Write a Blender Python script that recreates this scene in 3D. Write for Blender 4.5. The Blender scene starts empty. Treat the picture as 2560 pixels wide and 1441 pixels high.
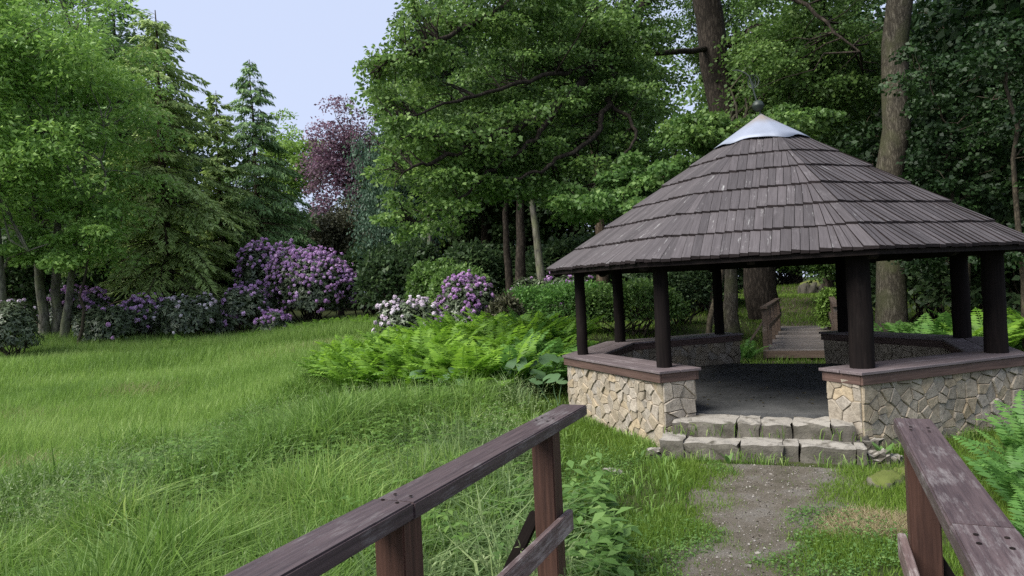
import bpy, bmesh, math
import numpy as np
from mathutils import Matrix, Vector

# ------------------------------------------------------------------ camera, sky, sun, exposure
sc = bpy.context.scene
COL = sc.collection
EYE = 1.9                      # eye height above the ground in front of the pavilion
FPX, PITCH, ROLL = 1746.36, 0.0006, 0.0465
cam_d = bpy.data.cameras.new('camera'); cam = bpy.data.objects.new('camera', cam_d); COL.objects.link(cam)
cam_d.sensor_width = 36.0; cam_d.lens = FPX / 2560 * 36; cam_d.clip_start = 0.05; cam_d.clip_end = 2000
cam.matrix_world = Matrix.Translation((0, 0, EYE)) @ Matrix.Rotation(math.pi/2 + PITCH, 4, 'X') @ Matrix.Rotation(-ROLL, 4, 'Z')
sc.camera = cam

SUN_EL, SUN_AZ = math.radians(50), math.radians(-118)      # azimuth measured from +Y (view direction) towards +X
world = bpy.data.worlds.new('World'); sc.world = world; world.use_nodes = True
wn = world.node_tree; wn.nodes.clear()
sky = wn.nodes.new('ShaderNodeTexSky'); sky.sky_type = 'NISHITA'; sky.sun_disc = False
sky.sun_elevation = SUN_EL; sky.sun_rotation = SUN_AZ; sky.dust_density = 3.0; sky.air_density = 1.0
skm = wn.nodes.new('ShaderNodeVectorMath'); skm.operation = 'SCALE'; skm.inputs['Scale'].default_value = 0.65
wmix = wn.nodes.new('ShaderNodeMix'); wmix.data_type = 'RGBA'; wmix.inputs['Factor'].default_value = 0.80
wmix.inputs['B'].default_value = (3.25, 3.66, 4.8, 1)       # even veil of thin high cloud
wbg = wn.nodes.new('ShaderNodeBackground'); wbg.inputs['Strength'].default_value = 0.10
wout = wn.nodes.new('ShaderNodeOutputWorld')
wn.links.new(sky.outputs['Color'], skm.inputs[0]); wn.links.new(skm.outputs[0], wmix.inputs['A'])
wn.links.new(wmix.outputs['Result'], wbg.inputs['Color']); wn.links.new(wbg.outputs['Background'], wout.inputs['Surface'])

sun_d = bpy.data.lights.new('sun', 'SUN'); sun_d.energy = 2.9; sun_d.angle = math.radians(40); sun_d.color = (1.0, 0.96, 0.90)
sun = bpy.data.objects.new('sun', sun_d); COL.objects.link(sun)
sdir = Vector((math.sin(SUN_AZ)*math.cos(SUN_EL), math.cos(SUN_AZ)*math.cos(SUN_EL), math.sin(SUN_EL)))
sun.rotation_euler = sdir.to_track_quat('Z', 'Y').to_euler()

vs = sc.view_settings
vs.view_transform = 'Standard'; vs.look = 'None'; vs.gamma = 1.0; vs.use_curve_mapping = False; vs.exposure = 1.2
sc.cycles.use_denoising = False; sc.cycles.max_bounces = 6; sc.cycles.diffuse_bounces = 3; sc.cycles.transmission_bounces = 4; sc.cycles.glossy_bounces = 2

# ------------------------------------------------------------------ helpers
RNG = np.random.default_rng(7)
def at(px, py, y):
    """the point at depth y metres that the photograph shows at pixel (px, py)"""
    u0, v0 = px-1280, py-720.5
    c, s = math.cos(ROLL), math.sin(ROLL)
    u, v = u0*c - v0*s, u0*s + v0*c
    return np.array((u/FPX*y, y, EYE + (PITCH - v/FPX)*y))
def topix(P):
    P = np.atleast_2d(P); y = np.maximum(P[:, 1], .01)
    u = FPX*P[:, 0]/y; v = -FPX*(P[:, 2]-EYE)/y
    c, s = math.cos(ROLL), math.sin(ROLL)
    return np.stack([1280 + u*c + v*s, 720.5 - u*s + v*c], 1)

def smooth(a, b, x):
    t = np.clip((x-a)/(b-a), 0, 1); return t*t*(3-2*t)
def vnoise(x, y, f=1.0, seed=0):
    """cheap smooth value noise in 0..1"""
    x = np.asarray(x, float)*f + 37.7*seed; y = np.asarray(y, float)*f - 11.3*seed
    xi, yi = np.floor(x), np.floor(y); tx, ty = x-xi, y-yi
    tx, ty = tx*tx*(3-2*tx), ty*ty*(3-2*ty)
    def h(a, b):
        v = np.sin(a*127.1 + b*311.7 + seed*17.0)*43758.5453; return v-np.floor(v)
    return (h(xi, yi)*(1-tx)+h(xi+1, yi)*tx)*(1-ty) + (h(xi, yi+1)*(1-tx)+h(xi+1, yi+1)*tx)*ty

def mesh_np(name, V, faces, mat=None, tint=None, smooth_shade=False, mats=None, matidx=None):
    """V (n,3); faces: list of int arrays (m,k)"""
    me = bpy.data.meshes.new(name)
    V = np.asarray(V, np.float32); faces = [np.asarray(f, np.int32) for f in faces if len(f)]
    me.vertices.add(len(V)); me.vertices.foreach_set('co', V.ravel())
    nl = sum(f.size for f in faces); nf = sum(len(f) for f in faces)
    me.loops.add(nl); me.loops.foreach_set('vertex_index', np.concatenate([f.ravel() for f in faces]))
    tot = np.concatenate([np.full(len(f), f.shape[1], np.int32) for f in faces])
    st = np.concatenate([[0], np.cumsum(tot)[:-1]]).astype(np.int32)
    me.polygons.add(nf); me.polygons.foreach_set('loop_start', st)
    try: me.polygons.foreach_set('loop_total', tot)
    except Exception: pass
    if matidx is not None: me.polygons.foreach_set('material_index', np.asarray(matidx, np.int32))
    if smooth_shade: me.polygons.foreach_set('use_smooth', np.ones(nf, bool))
    if tint is not None:
        a = me.attributes.new('tint', 'FLOAT', 'POINT'); a.data.foreach_set('value', np.asarray(tint, np.float32))
    for m in (mats or ([mat] if mat else [])): me.materials.append(m)
    me.update(calc_edges=True)
    return me
def obj(name, me, parent=None, loc=None, mw=None):
    o = bpy.data.objects.new(name, me); COL.objects.link(o)
    if parent is not None: o.parent = parent
    if mw is not None: o.matrix_local = mw
    elif loc is not None: o.location = loc
    return o
def empty(name, loc=(0, 0, 0), rz=0):
    o = bpy.data.objects.new(name, None); COL.objects.link(o); o.location = loc; o.rotation_euler = (0, 0, rz); o.empty_display_size = .2
    return o
def tag(o, label=None, cat=None, group=None, kind=None):
    if label: o['label'] = label
    if cat: o['category'] = cat
    if group: o['group'] = group
    if kind: o['kind'] = kind
    return o
def copy_tree(o, parent=None):
    c = o.copy(); COL.objects.link(c); c.parent = parent
    for ch in list(o.children): copy_tree(ch, c)
    return c

class MB:
    """collects boxes, tubes, prisms -> one mesh"""
    def __init__(s): s.V = []; s.F = []; s.n = 0
    def add(s, V, F):
        s.V += [tuple(v) for v in V]; s.F += [tuple(i+s.n for i in f) for f in F]; s.n += len(V)
    def box(s, a, b, M=None):
        x0, y0, z0 = a; x1, y1, z1 = b
        V = [(x0,y0,z0),(x1,y0,z0),(x1,y1,z0),(x0,y1,z0),(x0,y0,z1),(x1,y0,z1),(x1,y1,z1),(x0,y1,z1)]
        if M is not None: V = [tuple(M @ Vector(v)) for v in V]
        s.add(V, [(3,2,1,0),(4,5,6,7),(0,1,5,4),(1,2,6,5),(2,3,7,6),(3,0,4,7)])
    def prism(s, poly, z0, z1):
        n = len(poly)
        V = [(x, y, z0) for x, y in poly]+[(x, y, z1) for x, y in poly]
        F = [tuple(range(n))[::-1], tuple(range(n, 2*n))]+[(i, (i+1) % n, n+(i+1) % n, n+i) for i in range(n)]
        s.add(V, F)
    def lathe(s, prof, n=16, M=None):
        V = []
        for r, z in prof:
            for k in range(n):
                a = 2*math.pi*k/n; v = Vector((r*math.cos(a), r*math.sin(a), z)); V.append(tuple(M @ v) if M else tuple(v))
        F = [tuple(range(n))[::-1]]
        for j in range(len(prof)-1):
            for k in range(n):
                F.append((j*n+k, j*n+(k+1) % n, (j+1)*n+(k+1) % n, (j+1)*n+k))
        F.append(tuple(range((len(prof)-1)*n, len(prof)*n))); s.add(V, F)
    def mesh(s, name, mat, bevel=0, seg=1, smooth_shade=False):
        me = bpy.data.meshes.new(name); me.from_pydata(s.V, [], s.F)
        if bevel:
            bm = bmesh.new(); bm.from_mesh(me)
            bmesh.ops.bevel(bm, geom=bm.edges[:], offset=bevel, segments=seg, affect='EDGES', clamp_overlap=True)
            bm.to_mesh(me); bm.free()
        if smooth_shade:
            for p in me.polygons: p.use_smooth = True
        me.materials.append(mat); me.update(); return me

def tube(P, R, k=6, twist=0):
    """tapered tube along polyline -> V, quads (with end cap as a tiny ring)"""
    P = np.asarray(P, float); R = np.asarray(R, float); n = len(P)
    T = np.gradient(P, axis=0); T /= np.linalg.norm(T, axis=1)[:, None]+1e-9
    up = np.where(np.abs(T[:, 2:3]) > .9, [[1., 0, 0]], [[0, 0, 1.]])
    A = np.cross(T, up); A /= np.linalg.norm(A, axis=1)[:, None]+1e-9
    for i in range(1, n):                       # keep the frame from flipping
        if A[i] @ A[i-1] < 0: A[i] = -A[i]
    B = np.cross(T, A)
    th = np.arange(k)/k*2*np.pi
    V = P[:, None, :] + R[:, None, None]*(np.cos(th)[None, :, None]*A[:, None, :] + np.sin(th)[None, :, None]*B[:, None, :])
    i = np.arange(n-1)[:, None]; j = np.arange(k)[None, :]
    F = np.stack([i*k+j, i*k+(j+1) % k, (i+1)*k+(j+1) % k, (i+1)*k+j], -1).reshape(-1, 4)
    return V.reshape(-1, 3), F
class Acc:
    """accumulates numpy geometry with one face size"""
    def __init__(s): s.V = []; s.F = []; s.T = []; s.n = 0
    def add(s, V, F, t=.5):
        s.V.append(V); s.F.append(F+s.n); s.n += len(V); s.T.append(np.broadcast_to(t, (len(V),)).astype(np.float32))
    def get(s): return np.concatenate(s.V), np.concatenate(s.F), np.concatenate(s.T)
def unit(v): return v/(np.linalg.norm(v, axis=-1, keepdims=True)+1e-9)
def leaf_quads(C, D, N, l, w, tint, fold=.18):
    """diamond leaves: C base points, D long axis, N normal"""
    n = len(C); D = unit(D); S = unit(np.cross(N, D)); N = np.cross(D, S)
    l = np.broadcast_to(l, n)[:, None]; w = np.broadcast_to(w, n)[:, None]
    V = np.stack([C, C+D*l*.48+S*w*.5+N*w*fold, C+D*l-N*l*.08, C+D*l*.48-S*w*.5+N*w*fold], 1).reshape(-1, 3)
    F = np.arange(4*n).reshape(n, 4)
    return V, F, np.repeat(tint, 4)
def rdir(rng, n): return unit(rng.normal(size=(n, 3)))
def curve(a, b, sag, rng, n=6, wob=.06):
    a, b = np.asarray(a, float), np.asarray(b, float); t = np.linspace(0, 1, n)[:, None]; L = np.linalg.norm(b-a)
    P = a*(1-t)+b*t; P[:, 2] += sag*L*np.sin(np.pi*t[:, 0]); P[1:-1] += rng.normal(size=(n-2, 3))*wob*L*.5
    return P

# ------------------------------------------------------------------ materials
def newmat(name):
    m = bpy.data.materials.new(name); m.use_nodes = True; nt = m.node_tree; nt.nodes.clear()
    out = nt.nodes.new('ShaderNodeOutputMaterial'); return m, nt, out
def node(nt, typ, **kw):
    n = nt.nodes.new(typ)
    for k, v in kw.items(): setattr(n, k, v)
    return n
def ramp(nt, stops):
    r = nt.nodes.new('ShaderNodeValToRGB'); e = r.color_ramp.elements
    while len(e) > 1: e.remove(e[-1])
    e[0].position = stops[0][0]; e[0].color = (*stops[0][1], 1)
    for p, c in stops[1:]:
        x = e.new(p); x.color = (*c, 1)
    return r
def leaf_mat(name, c0, c1, c2, trans=.35, rough=.55, spec=.35):
    m, nt, out = newmat(name); L = nt.links
    a = node(nt, 'ShaderNodeAttribute', attribute_name='tint')
    r = ramp(nt, [(0, c0), (.55, c1), (1, c2)]); L.new(a.outputs['Fac'], r.inputs['Fac'])
    p = node(nt, 'ShaderNodeBsdfPrincipled'); p.inputs['Roughness'].default_value = rough; p.inputs['Specular IOR Level'].default_value = spec
    t = node(nt, 'ShaderNodeBsdfTranslucent'); mx = node(nt, 'ShaderNodeMixShader'); mx.inputs[0].default_value = trans
    hs = node(nt, 'ShaderNodeHueSaturation'); hs.inputs['Saturation'].default_value = 1.02; hs.inputs['Value'].default_value = 1.25
    L.new(r.outputs['Color'], p.inputs['Base Color']); L.new(r.outputs['Color'], hs.inputs['Color']); L.new(hs.outputs['Color'], t.inputs['Color'])
    L.new(p.outputs[0], mx.inputs[1]); L.new(t.outputs[0], mx.inputs[2]); L.new(mx.outputs[0], out.inputs['Surface'])
    return m
def bark_mat(name, c0, c1, scale=6.0, depth=.5, moss_or_lit=None):
    m, nt, out = newmat(name); L = nt.links
    tc = node(nt, 'ShaderNodeTexCoord'); mp = node(nt, 'ShaderNodeMapping'); mp.inputs['Scale'].default_value = (1, 1, .22)
    L.new(tc.outputs['Object'], mp.inputs['Vector'])
    v = node(nt, 'ShaderNodeTexVoronoi', feature='DISTANCE_TO_EDGE'); v.inputs['Scale'].default_value = scale*2.2
    nz = node(nt, 'ShaderNodeTexNoise'); nz.inputs['Scale'].default_value = scale; nz.inputs['Detail'].default_value = 7; nz.inputs['Roughness'].default_value = .7
    L.new(mp.outputs[0], nz.inputs['Vector'])
    wv = node(nt, 'ShaderNodeVectorMath', operation='ADD'); sc_ = node(nt, 'ShaderNodeVectorMath', operation='SCALE'); sc_.inputs['Scale'].default_value = .25
    L.new(nz.outputs['Color'], sc_.inputs[0]); L.new(mp.outputs[0], wv.inputs[0]); L.new(sc_.outputs[0], wv.inputs[1]); L.new(wv.outputs[0], v.inputs['Vector'])
    r = ramp(nt, [(.0, tuple(x*.45 for x in c0)), (.12, c0), (.5, c1)]); L.new(v.outputs['Distance'], r.inputs['Fac'])
    r2 = ramp(nt, [(.3, (.55, .55, .55)), (.7, (1.25, 1.25, 1.2))]); L.new(nz.outputs['Fac'], r2.inputs['Fac'])
    mu = node(nt, 'ShaderNodeMix', data_type='RGBA', blend_type='MULTIPLY'); mu.inputs['Factor'].default_value = 1
    L.new(r.outputs['Color'], mu.inputs['A']); L.new(r2.outputs['Color'], mu.inputs['B'])
    col = mu.outputs['Result']
    if moss_or_lit:
        n2 = node(nt, 'ShaderNodeTexNoise'); n2.inputs['Scale'].default_value = 1.6; n2.inputs['Detail'].default_value = 5; L.new(tc.outputs['Object'], n2.inputs['Vector'])
        r3 = ramp(nt, [(.45, (0, 0, 0)), (.62, (.8, .8, .8))]); L.new(n2.outputs['Fac'], r3.inputs['Fac'])
        m2 = node(nt, 'ShaderNodeMix', data_type='RGBA'); L.new(r3.outputs['Color'], m2.inputs['Factor']); L.new(col, m2.inputs['A']); m2.inputs['B'].default_value = (*moss_or_lit, 1); col = m2.outputs['Result']
    p = node(nt, 'ShaderNodeBsdfPrincipled'); p.inputs['Roughness'].default_value = .9; p.inputs['Specular IOR Level'].default_value = .15
    b = node(nt, 'ShaderNodeBump'); b.inputs['Strength'].default_value = depth; b.inputs['Distance'].default_value = .03
    L.new(v.outputs['Distance'], b.inputs['Height']); L.new(col, p.inputs['Base Color']); L.new(b.outputs[0], p.inputs['Normal']); L.new(p.outputs[0], out.inputs['Surface'])
    return m
def wood_mat(name, c0, c1, wear=(.4, .36, .36), wear_amt=.5, rough=.55, axis=0, grain=22, vary=.25, lichen=0.0, sat=1.0, spec=.3):
    """stained boards: grain runs along local `axis`; worn scratches show grey wood"""
    m, nt, out = newmat(name); L = nt.links
    tc = node(nt, 'ShaderNodeTexCoord'); oi = node(nt, 'ShaderNodeObjectInfo')
    off = node(nt, 'ShaderNodeVectorMath', operation='SCALE'); cx = node(nt, 'ShaderNodeCombineXYZ')
    for i in range(3): L.new(oi.outputs['Random'], cx.inputs[i])
    L.new(cx.outputs[0], off.inputs[0]); off.inputs['Scale'].default_value = 37.0
    ad = node(nt, 'ShaderNodeVectorMath', operation='ADD'); L.new(tc.outputs['Object'], ad.inputs[0]); L.new(off.outputs[0], ad.inputs[1])
    s = [1.0, 1.0, 1.0]; s[axis] = .045
    mp = node(nt, 'ShaderNodeMapping'); mp.inputs['Scale'].default_value = s; L.new(ad.outputs[0], mp.inputs['Vector'])
    g = node(nt, 'ShaderNodeTexNoise'); g.inputs['Scale'].default_value = grain*4; g.inputs['Detail'].default_value = 6; g.inputs['Roughness'].default_value = .65; L.new(mp.outputs[0], g.inputs['Vector'])
    r = ramp(nt, [(.3, c0), (.7, c1)]); L.new(g.outputs['Fac'], r.inputs['Fac'])
    b1 = node(nt, 'ShaderNodeTexNoise'); b1.inputs['Scale'].default_value = 3.0; b1.inputs['Detail'].default_value = 5; L.new(ad.outputs[0], b1.inputs['Vector'])
    s2 = [1.0, 1.0, 1.0]; s2[axis] = .12
    mp2 = node(nt, 'ShaderNodeMapping'); mp2.inputs['Scale'].default_value = s2; L.new(ad.outputs[0], mp2.inputs['Vector'])
    b2 = node(nt, 'ShaderNodeTexNoise'); b2.inputs['Scale'].default_value = 60; b2.inputs['Detail'].default_value = 8; b2.inputs['Roughness'].default_value = .8; L.new(mp2.outputs[0], b2.inputs['Vector'])
    ma = node(nt, 'ShaderNodeMath', operation='MULTIPLY'); L.new(b1.outputs['Fac'], ma.inputs[0]); L.new(b2.outputs['Fac'], ma.inputs[1])
    lo = .36 - .14*wear_amt
    wr = ramp(nt, [(lo, (0, 0, 0)), (lo+.10, (wear_amt,)*3)]); L.new(ma.outputs[0], wr.inputs['Fac'])
    mx = node(nt, 'ShaderNodeMix', data_type='RGBA'); L.new(wr.outputs['Color'], mx.inputs['Factor']); L.new(r.outputs['Color'], mx.inputs['A']); mx.inputs['B'].default_value = (*wear, 1)
    hv = node(nt, 'ShaderNodeHueSaturation'); mr = node(nt, 'ShaderNodeMapRange'); L.new(oi.outputs['Random'], mr.inputs['Value'])
    mr.inputs['To Min'].default_value = 1-vary; mr.inputs['To Max'].default_value = 1+vary
    L.new(mr.outputs[0], hv.inputs['Value']); L.new(mx.outputs['Result'], hv.inputs['Color']); hv.inputs['Saturation'].default_value = sat
    col = hv.outputs['Color']
    if lichen:
        n3 = node(nt, 'ShaderNodeTexNoise'); n3.inputs['Scale'].default_value = 16; n3.inputs['Detail'].default_value = 6; n3.inputs['Roughness'].default_value = .75; L.new(mp2.outputs[0], n3.inputs['Vector'])
        r3 = ramp(nt, [(.61, (0, 0, 0)), (.70, (lichen,)*3)]); L.new(n3.outputs['Fac'], r3.inputs['Fac'])
        m3 = node(nt, 'ShaderNodeMix', data_type='RGBA'); L.new(r3.outputs['Color'], m3.inputs['Factor']); L.new(col, m3.inputs['A']); m3.inputs['B'].default_value = (.42, .42, .40, 1); col = m3.outputs['Result']
    p = node(nt, 'ShaderNodeBsdfPrincipled'); p.inputs['Roughness'].default_value = rough; p.inputs['Specular IOR Level'].default_value = spec
    bp = node(nt, 'ShaderNodeBump'); bp.inputs['Strength'].default_value = .35; bp.inputs['Distance'].default_value = .004
    L.new(g.outputs['Fac'], bp.inputs['Height']); L.new(bp.outputs[0], p.inputs['Normal']); L.new(col, p.inputs['Base Color']); L.new(p.outputs[0], out.inputs['Surface'])
    return m
def stone_mat(name, cols, scale=9, dirt=(.10, .09, .07), dirt_amt=.5, rnd=True, moss_or_lit=None, bump=.5, mlo=.22, mhi=.36):
    m, nt, out = newmat(name); L = nt.links
    tc = node(nt, 'ShaderNodeTexCoord'); oi = node(nt, 'ShaderNodeObjectInfo'); ge = node(nt, 'ShaderNodeNewGeometry')
    n1 = node(nt, 'ShaderNodeTexNoise'); n1.inputs['Scale'].default_value = scale; n1.inputs['Detail'].default_value = 8; n1.inputs['Roughness'].default_value = .7; L.new(ge.outputs['Position'], n1.inputs['Vector'])
    n2 = node(nt, 'ShaderNodeTexNoise'); n2.inputs['Scale'].default_value = 2.3; n2.inputs['Detail'].default_value = 5; L.new(ge.outputs['Position'], n2.inputs['Vector'])
    stops = [(i/(len(cols)-1), c) for i, c in enumerate(cols)]
    r = ramp(nt, stops)
    if rnd: L.new(oi.outputs['Random'], r.inputs['Fac'])
    else: L.new(n2.outputs['Fac'], r.inputs['Fac'])
    r1 = ramp(nt, [(.3, (.6, .58, .56)), (.55, (1, 1, 1)), (.75, (1.2, 1.2, 1.2))]); L.new(n1.outputs['Fac'], r1.inputs['Fac'])
    mu = node(nt, 'ShaderNodeMix', data_type='RGBA', blend_type='MULTIPLY'); mu.inputs['Factor'].default_value = 1; L.new(r.outputs['Color'], mu.inputs['A']); L.new(r1.outputs['Color'], mu.inputs['B'])
    r2 = ramp(nt, [(.50, (0, 0, 0)), (.68, (dirt_amt,)*3)]); L.new(n2.outputs['Fac'], r2.inputs['Fac'])
    mx = node(nt, 'ShaderNodeMix', data_type='RGBA'); L.new(r2.outputs['Color'], mx.inputs['Factor']); L.new(mu.outputs['Result'], mx.inputs['A']); mx.inputs['B'].default_value = (*dirt, 1)
    col = mx.outputs['Result']
    if moss_or_lit:
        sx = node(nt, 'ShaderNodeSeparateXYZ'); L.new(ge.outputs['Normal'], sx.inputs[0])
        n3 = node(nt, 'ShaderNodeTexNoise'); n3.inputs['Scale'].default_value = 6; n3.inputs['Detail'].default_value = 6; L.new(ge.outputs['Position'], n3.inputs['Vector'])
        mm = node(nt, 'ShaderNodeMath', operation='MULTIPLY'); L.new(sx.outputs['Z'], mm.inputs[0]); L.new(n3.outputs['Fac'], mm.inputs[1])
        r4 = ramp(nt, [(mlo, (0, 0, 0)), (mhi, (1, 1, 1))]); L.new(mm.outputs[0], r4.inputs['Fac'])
        m4 = node(nt, 'ShaderNodeMix', data_type='RGBA'); L.new(r4.outputs['Color'], m4.inputs['Factor']); L.new(col, m4.inputs['A']); m4.inputs['B'].default_value = (*moss_or_lit, 1); col = m4.outputs['Result']
    p = node(nt, 'ShaderNodeBsdfPrincipled'); p.inputs['Roughness'].default_value = .88; p.inputs['Specular IOR Level'].default_value = .2
    b = node(nt, 'ShaderNodeBump'); b.inputs['Strength'].default_value = bump; b.inputs['Distance'].default_value = .02
    L.new(n1.outputs['Fac'], b.inputs['Height']); L.new(col, p.inputs['Base Color']); L.new(b.outputs[0], p.inputs['Normal']); L.new(p.outputs[0], out.inputs['Surface'])
    return m
def ground_mat(name, stops, scale=1.2, fine=30, bump=.6, speck=None):
    m, nt, out = newmat(name); L = nt.links
    ge = node(nt, 'ShaderNodeNewGeometry')
    n1 = node(nt, 'ShaderNodeTexNoise'); n1.inputs['Scale'].default_value = scale; n1.inputs['Detail'].default_value = 8; n1.inputs['Roughness'].default_value = .65; L.new(ge.outputs['Position'], n1.inputs['Vector'])
    n2 = node(nt, 'ShaderNodeTexNoise'); n2.inputs['Scale'].default_value = fine; n2.inputs['Detail'].default_value = 6; n2.inputs['Roughness'].default_value = .8; L.new(ge.outputs['Position'], n2.inputs['Vector'])
    r = ramp(nt, stops); L.new(n1.outputs['Fac'], r.inputs['Fac'])
    r1 = ramp(nt, [(.3, (.55, .55, .55)), (.7, (1.35, 1.35, 1.35))]); L.new(n2.outputs['Fac'], r1.inputs['Fac'])
    mu = node(nt, 'ShaderNodeMix', data_type='RGBA', blend_type='MULTIPLY'); mu.inputs['Factor'].default_value = 1; L.new(r.outputs['Color'], mu.inputs['A']); L.new(r1.outputs['Color'], mu.inputs['B'])
    col = mu.outputs['Result']
    if speck:
        v = node(nt, 'ShaderNodeTexVoronoi'); v.inputs['Scale'].default_value = 55; L.new(ge.outputs['Position'], v.inputs['Vector'])
        r3 = ramp(nt, [(.12, (.7, .7, .7)), (.2, (0, 0, 0))]); L.new(v.outputs['Distance'], r3.inputs['Fac'])
        n5 = node(nt, 'ShaderNodeTexNoise'); n5.inputs['Scale'].default_value = 9; L.new(ge.outputs['Position'], n5.inputs['Vector'])
        r5 = ramp(nt, [(.5, (0, 0, 0)), (.65, (1, 1, 1))]); L.new(n5.outputs['Fac'], r5.inputs['Fac'])
        mm = node(nt, 'ShaderNodeMath', operation='MULTIPLY'); L.new(r3.outputs['Color'], mm.inputs[0]); L.new(r5.outputs['Color'], mm.inputs[1])
        mx = node(nt, 'ShaderNodeMix', data_type='RGBA'); L.new(mm.outputs[0], mx.inputs['Factor']); L.new(col, mx.inputs['A']); mx.inputs['B'].default_value = (*speck, 1); col = mx.outputs['Result']
    p = node(nt, 'ShaderNodeBsdfPrincipled'); p.inputs['Roughness'].default_value = .95; p.inputs['Specular IOR Level'].default_value = .1
    b = node(nt, 'ShaderNodeBump'); b.inputs['Strength'].default_value = bump; b.inputs['Distance'].default_value = .02
    L.new(n2.outputs['Fac'], b.inputs['Height']); L.new(col, p.inputs['Base Color']); L.new(b.outputs[0], p.inputs['Normal']); L.new(p.outputs[0], out.inputs['Surface'])
    return m
def metal_mat(name, col, rust, rough=.45, metallic=.6, rz=None):
    m, nt, out = newmat(name); L = nt.links
    tc = node(nt, 'ShaderNodeTexCoord')
    n = node(nt, 'ShaderNodeTexNoise'); n.inputs['Scale'].default_value = 3.5; n.inputs['Detail'].default_value = 6; L.new(tc.outputs['Object'], n.inputs['Vector'])
    r = ramp(nt, [(.35, col), (.75, tuple(x*.8 for x in col))]); L.new(n.outputs['Fac'], r.inputs['Fac'])
    c = r.outputs['Color']
    if rz:
        sx = node(nt, 'ShaderNodeSeparateXYZ'); L.new(tc.outputs['Object'], sx.inputs[0])
        mr = node(nt, 'ShaderNodeMapRange'); mr.inputs['From Min'].default_value = rz[0]; mr.inputs['From Max'].default_value = rz[1]; L.new(sx.outputs['Z'], mr.inputs['Value'])
        mm = node(nt, 'ShaderNodeMath', operation='MULTIPLY'); L.new(mr.outputs[0], mm.inputs[0]); L.new(n.outputs['Fac'], mm.inputs[1])
        r2 = ramp(nt, [(.15, (0, 0, 0)), (.5, (.8, .8, .8))]); L.new(mm.outputs[0], r2.inputs['Fac'])
        mx = node(nt, 'ShaderNodeMix', data_type='RGBA'); L.new(r2.outputs['Color'], mx.inputs['Factor']); L.new(c, mx.inputs['A']); mx.inputs['B'].default_value = (*rust, 1); c = mx.outputs['Result']
    p = node(nt, 'ShaderNodeBsdfPrincipled'); p.inputs['Roughness'].default_value = rough; p.inputs['Metallic'].default_value = metallic
    L.new(c, p.inputs['Base Color']); L.new(p.outputs[0], out.inputs['Surface']); return m

M = {}
M['shingle'] = wood_mat('shingle_wood', (.046, .036, .037), (.088, .072, .074), wear=(.18, .16, .16), wear_amt=.35, rough=.7, axis=1, grain=14, vary=.22, lichen=.6, sat=.65)
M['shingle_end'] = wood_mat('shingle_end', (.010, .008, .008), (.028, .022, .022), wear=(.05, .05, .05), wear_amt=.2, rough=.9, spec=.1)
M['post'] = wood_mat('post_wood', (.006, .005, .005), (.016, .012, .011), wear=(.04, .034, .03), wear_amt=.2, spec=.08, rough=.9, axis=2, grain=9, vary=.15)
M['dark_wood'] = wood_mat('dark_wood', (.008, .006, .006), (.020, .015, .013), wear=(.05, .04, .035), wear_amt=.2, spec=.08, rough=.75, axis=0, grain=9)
M['cap'] = wood_mat('bench_board', (.085, .068, .070), (.19, .155, .158), wear=(.34, .31, .31), wear_amt=.5, rough=.5, axis=0, grain=12, vary=.15)
M['fascia'] = wood_mat('fascia_board', (.050, .030, .025), (.120, .075, .060), wear=(.22, .18, .16), wear_amt=.3, rough=.65, axis=0, grain=12, vary=.2)
M['rail'] = wood_mat('rail_board', (0.039, 0.023, 0.026), (0.098, 0.060, 0.061), wear=(0.195, 0.172, 0.167), wear_amt=.75, rough=.5, axis=0, grain=20, vary=.1, sat=.72)
M['rail_post'] = wood_mat('rail_post_wood', (.030, .014, .010), (.085, .042, .029), wear=(.14, .09, .07), wear_amt=.3, rough=.6, axis=2, grain=14, vary=.1)
M['mid_rail'] = wood_mat('mid_rail_wood', (.075, .050, .048), (.19, .135, .125), wear=(.36, .32, .30), wear_amt=.8, rough=.6, axis=0, grain=14, vary=.15)
M['deck'] = wood_mat('deck_wood', (.10, .085, .075), (.22, .19, .17), wear=(.30, .28, .26), wear_amt=.5, rough=.7, axis=0, grain=10, vary=.25)
M['old_rail'] = wood_mat('old_rail_wood', (.06, .042, .030), (.15, .105, .075), wear=(.3, .26, .22), wear_amt=.5, rough=.7, axis=0, grain=10, vary=.2)
M['stone'] = stone_mat('wall_stone', [(0.288, 0.246, 0.183), (0.374, 0.319, 0.238), (0.320, 0.288, 0.243), (0.395, 0.319, 0.212), (0.299, 0.268, 0.222), (0.427, 0.375, 0.304)], scale=14, dirt=(0.139, 0.118, 0.086), dirt_amt=.5, bump=.8)
M['mortar'] = stone_mat('wall_mortar', [(.22, .18, .12), (.32, .265, .18), (.26, .21, .14)], scale=20, rnd=False, dirt_amt=.5, bump=.8)
M['step'] = stone_mat('step_stone', [(0.101, 0.092, 0.077), (0.156, 0.143, 0.117), (0.120, 0.110, 0.090)], scale=10, dirt=(0.046, 0.043, 0.032), dirt_amt=.8, moss_or_lit=(0.276, 0.258, 0.225), bump=1.0, mlo=.34, mhi=.46)  # upward treads painted paler, as lit from above and worn by feet
M['boulder'] = stone_mat('boulder_stone', [(.08, .075, .06), (.13, .12, .09)], scale=8, dirt=(.05, .05, .04), dirt_amt=.5, moss_or_lit=(.10, .12, .03), bump=.8)
M['floor'] = ground_mat('floor_screed', [(.35, (0.070, 0.072, 0.070)), (.65, (0.117, 0.117, 0.113))], scale=2.5, fine=60, bump=.25)
M['earth'] = ground_mat('earth', [(.3, (.030, .036, .014)), (.5, (.040, .052, .018)), (.7, (.055, .060, .024))], scale=.9, fine=26)
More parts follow.
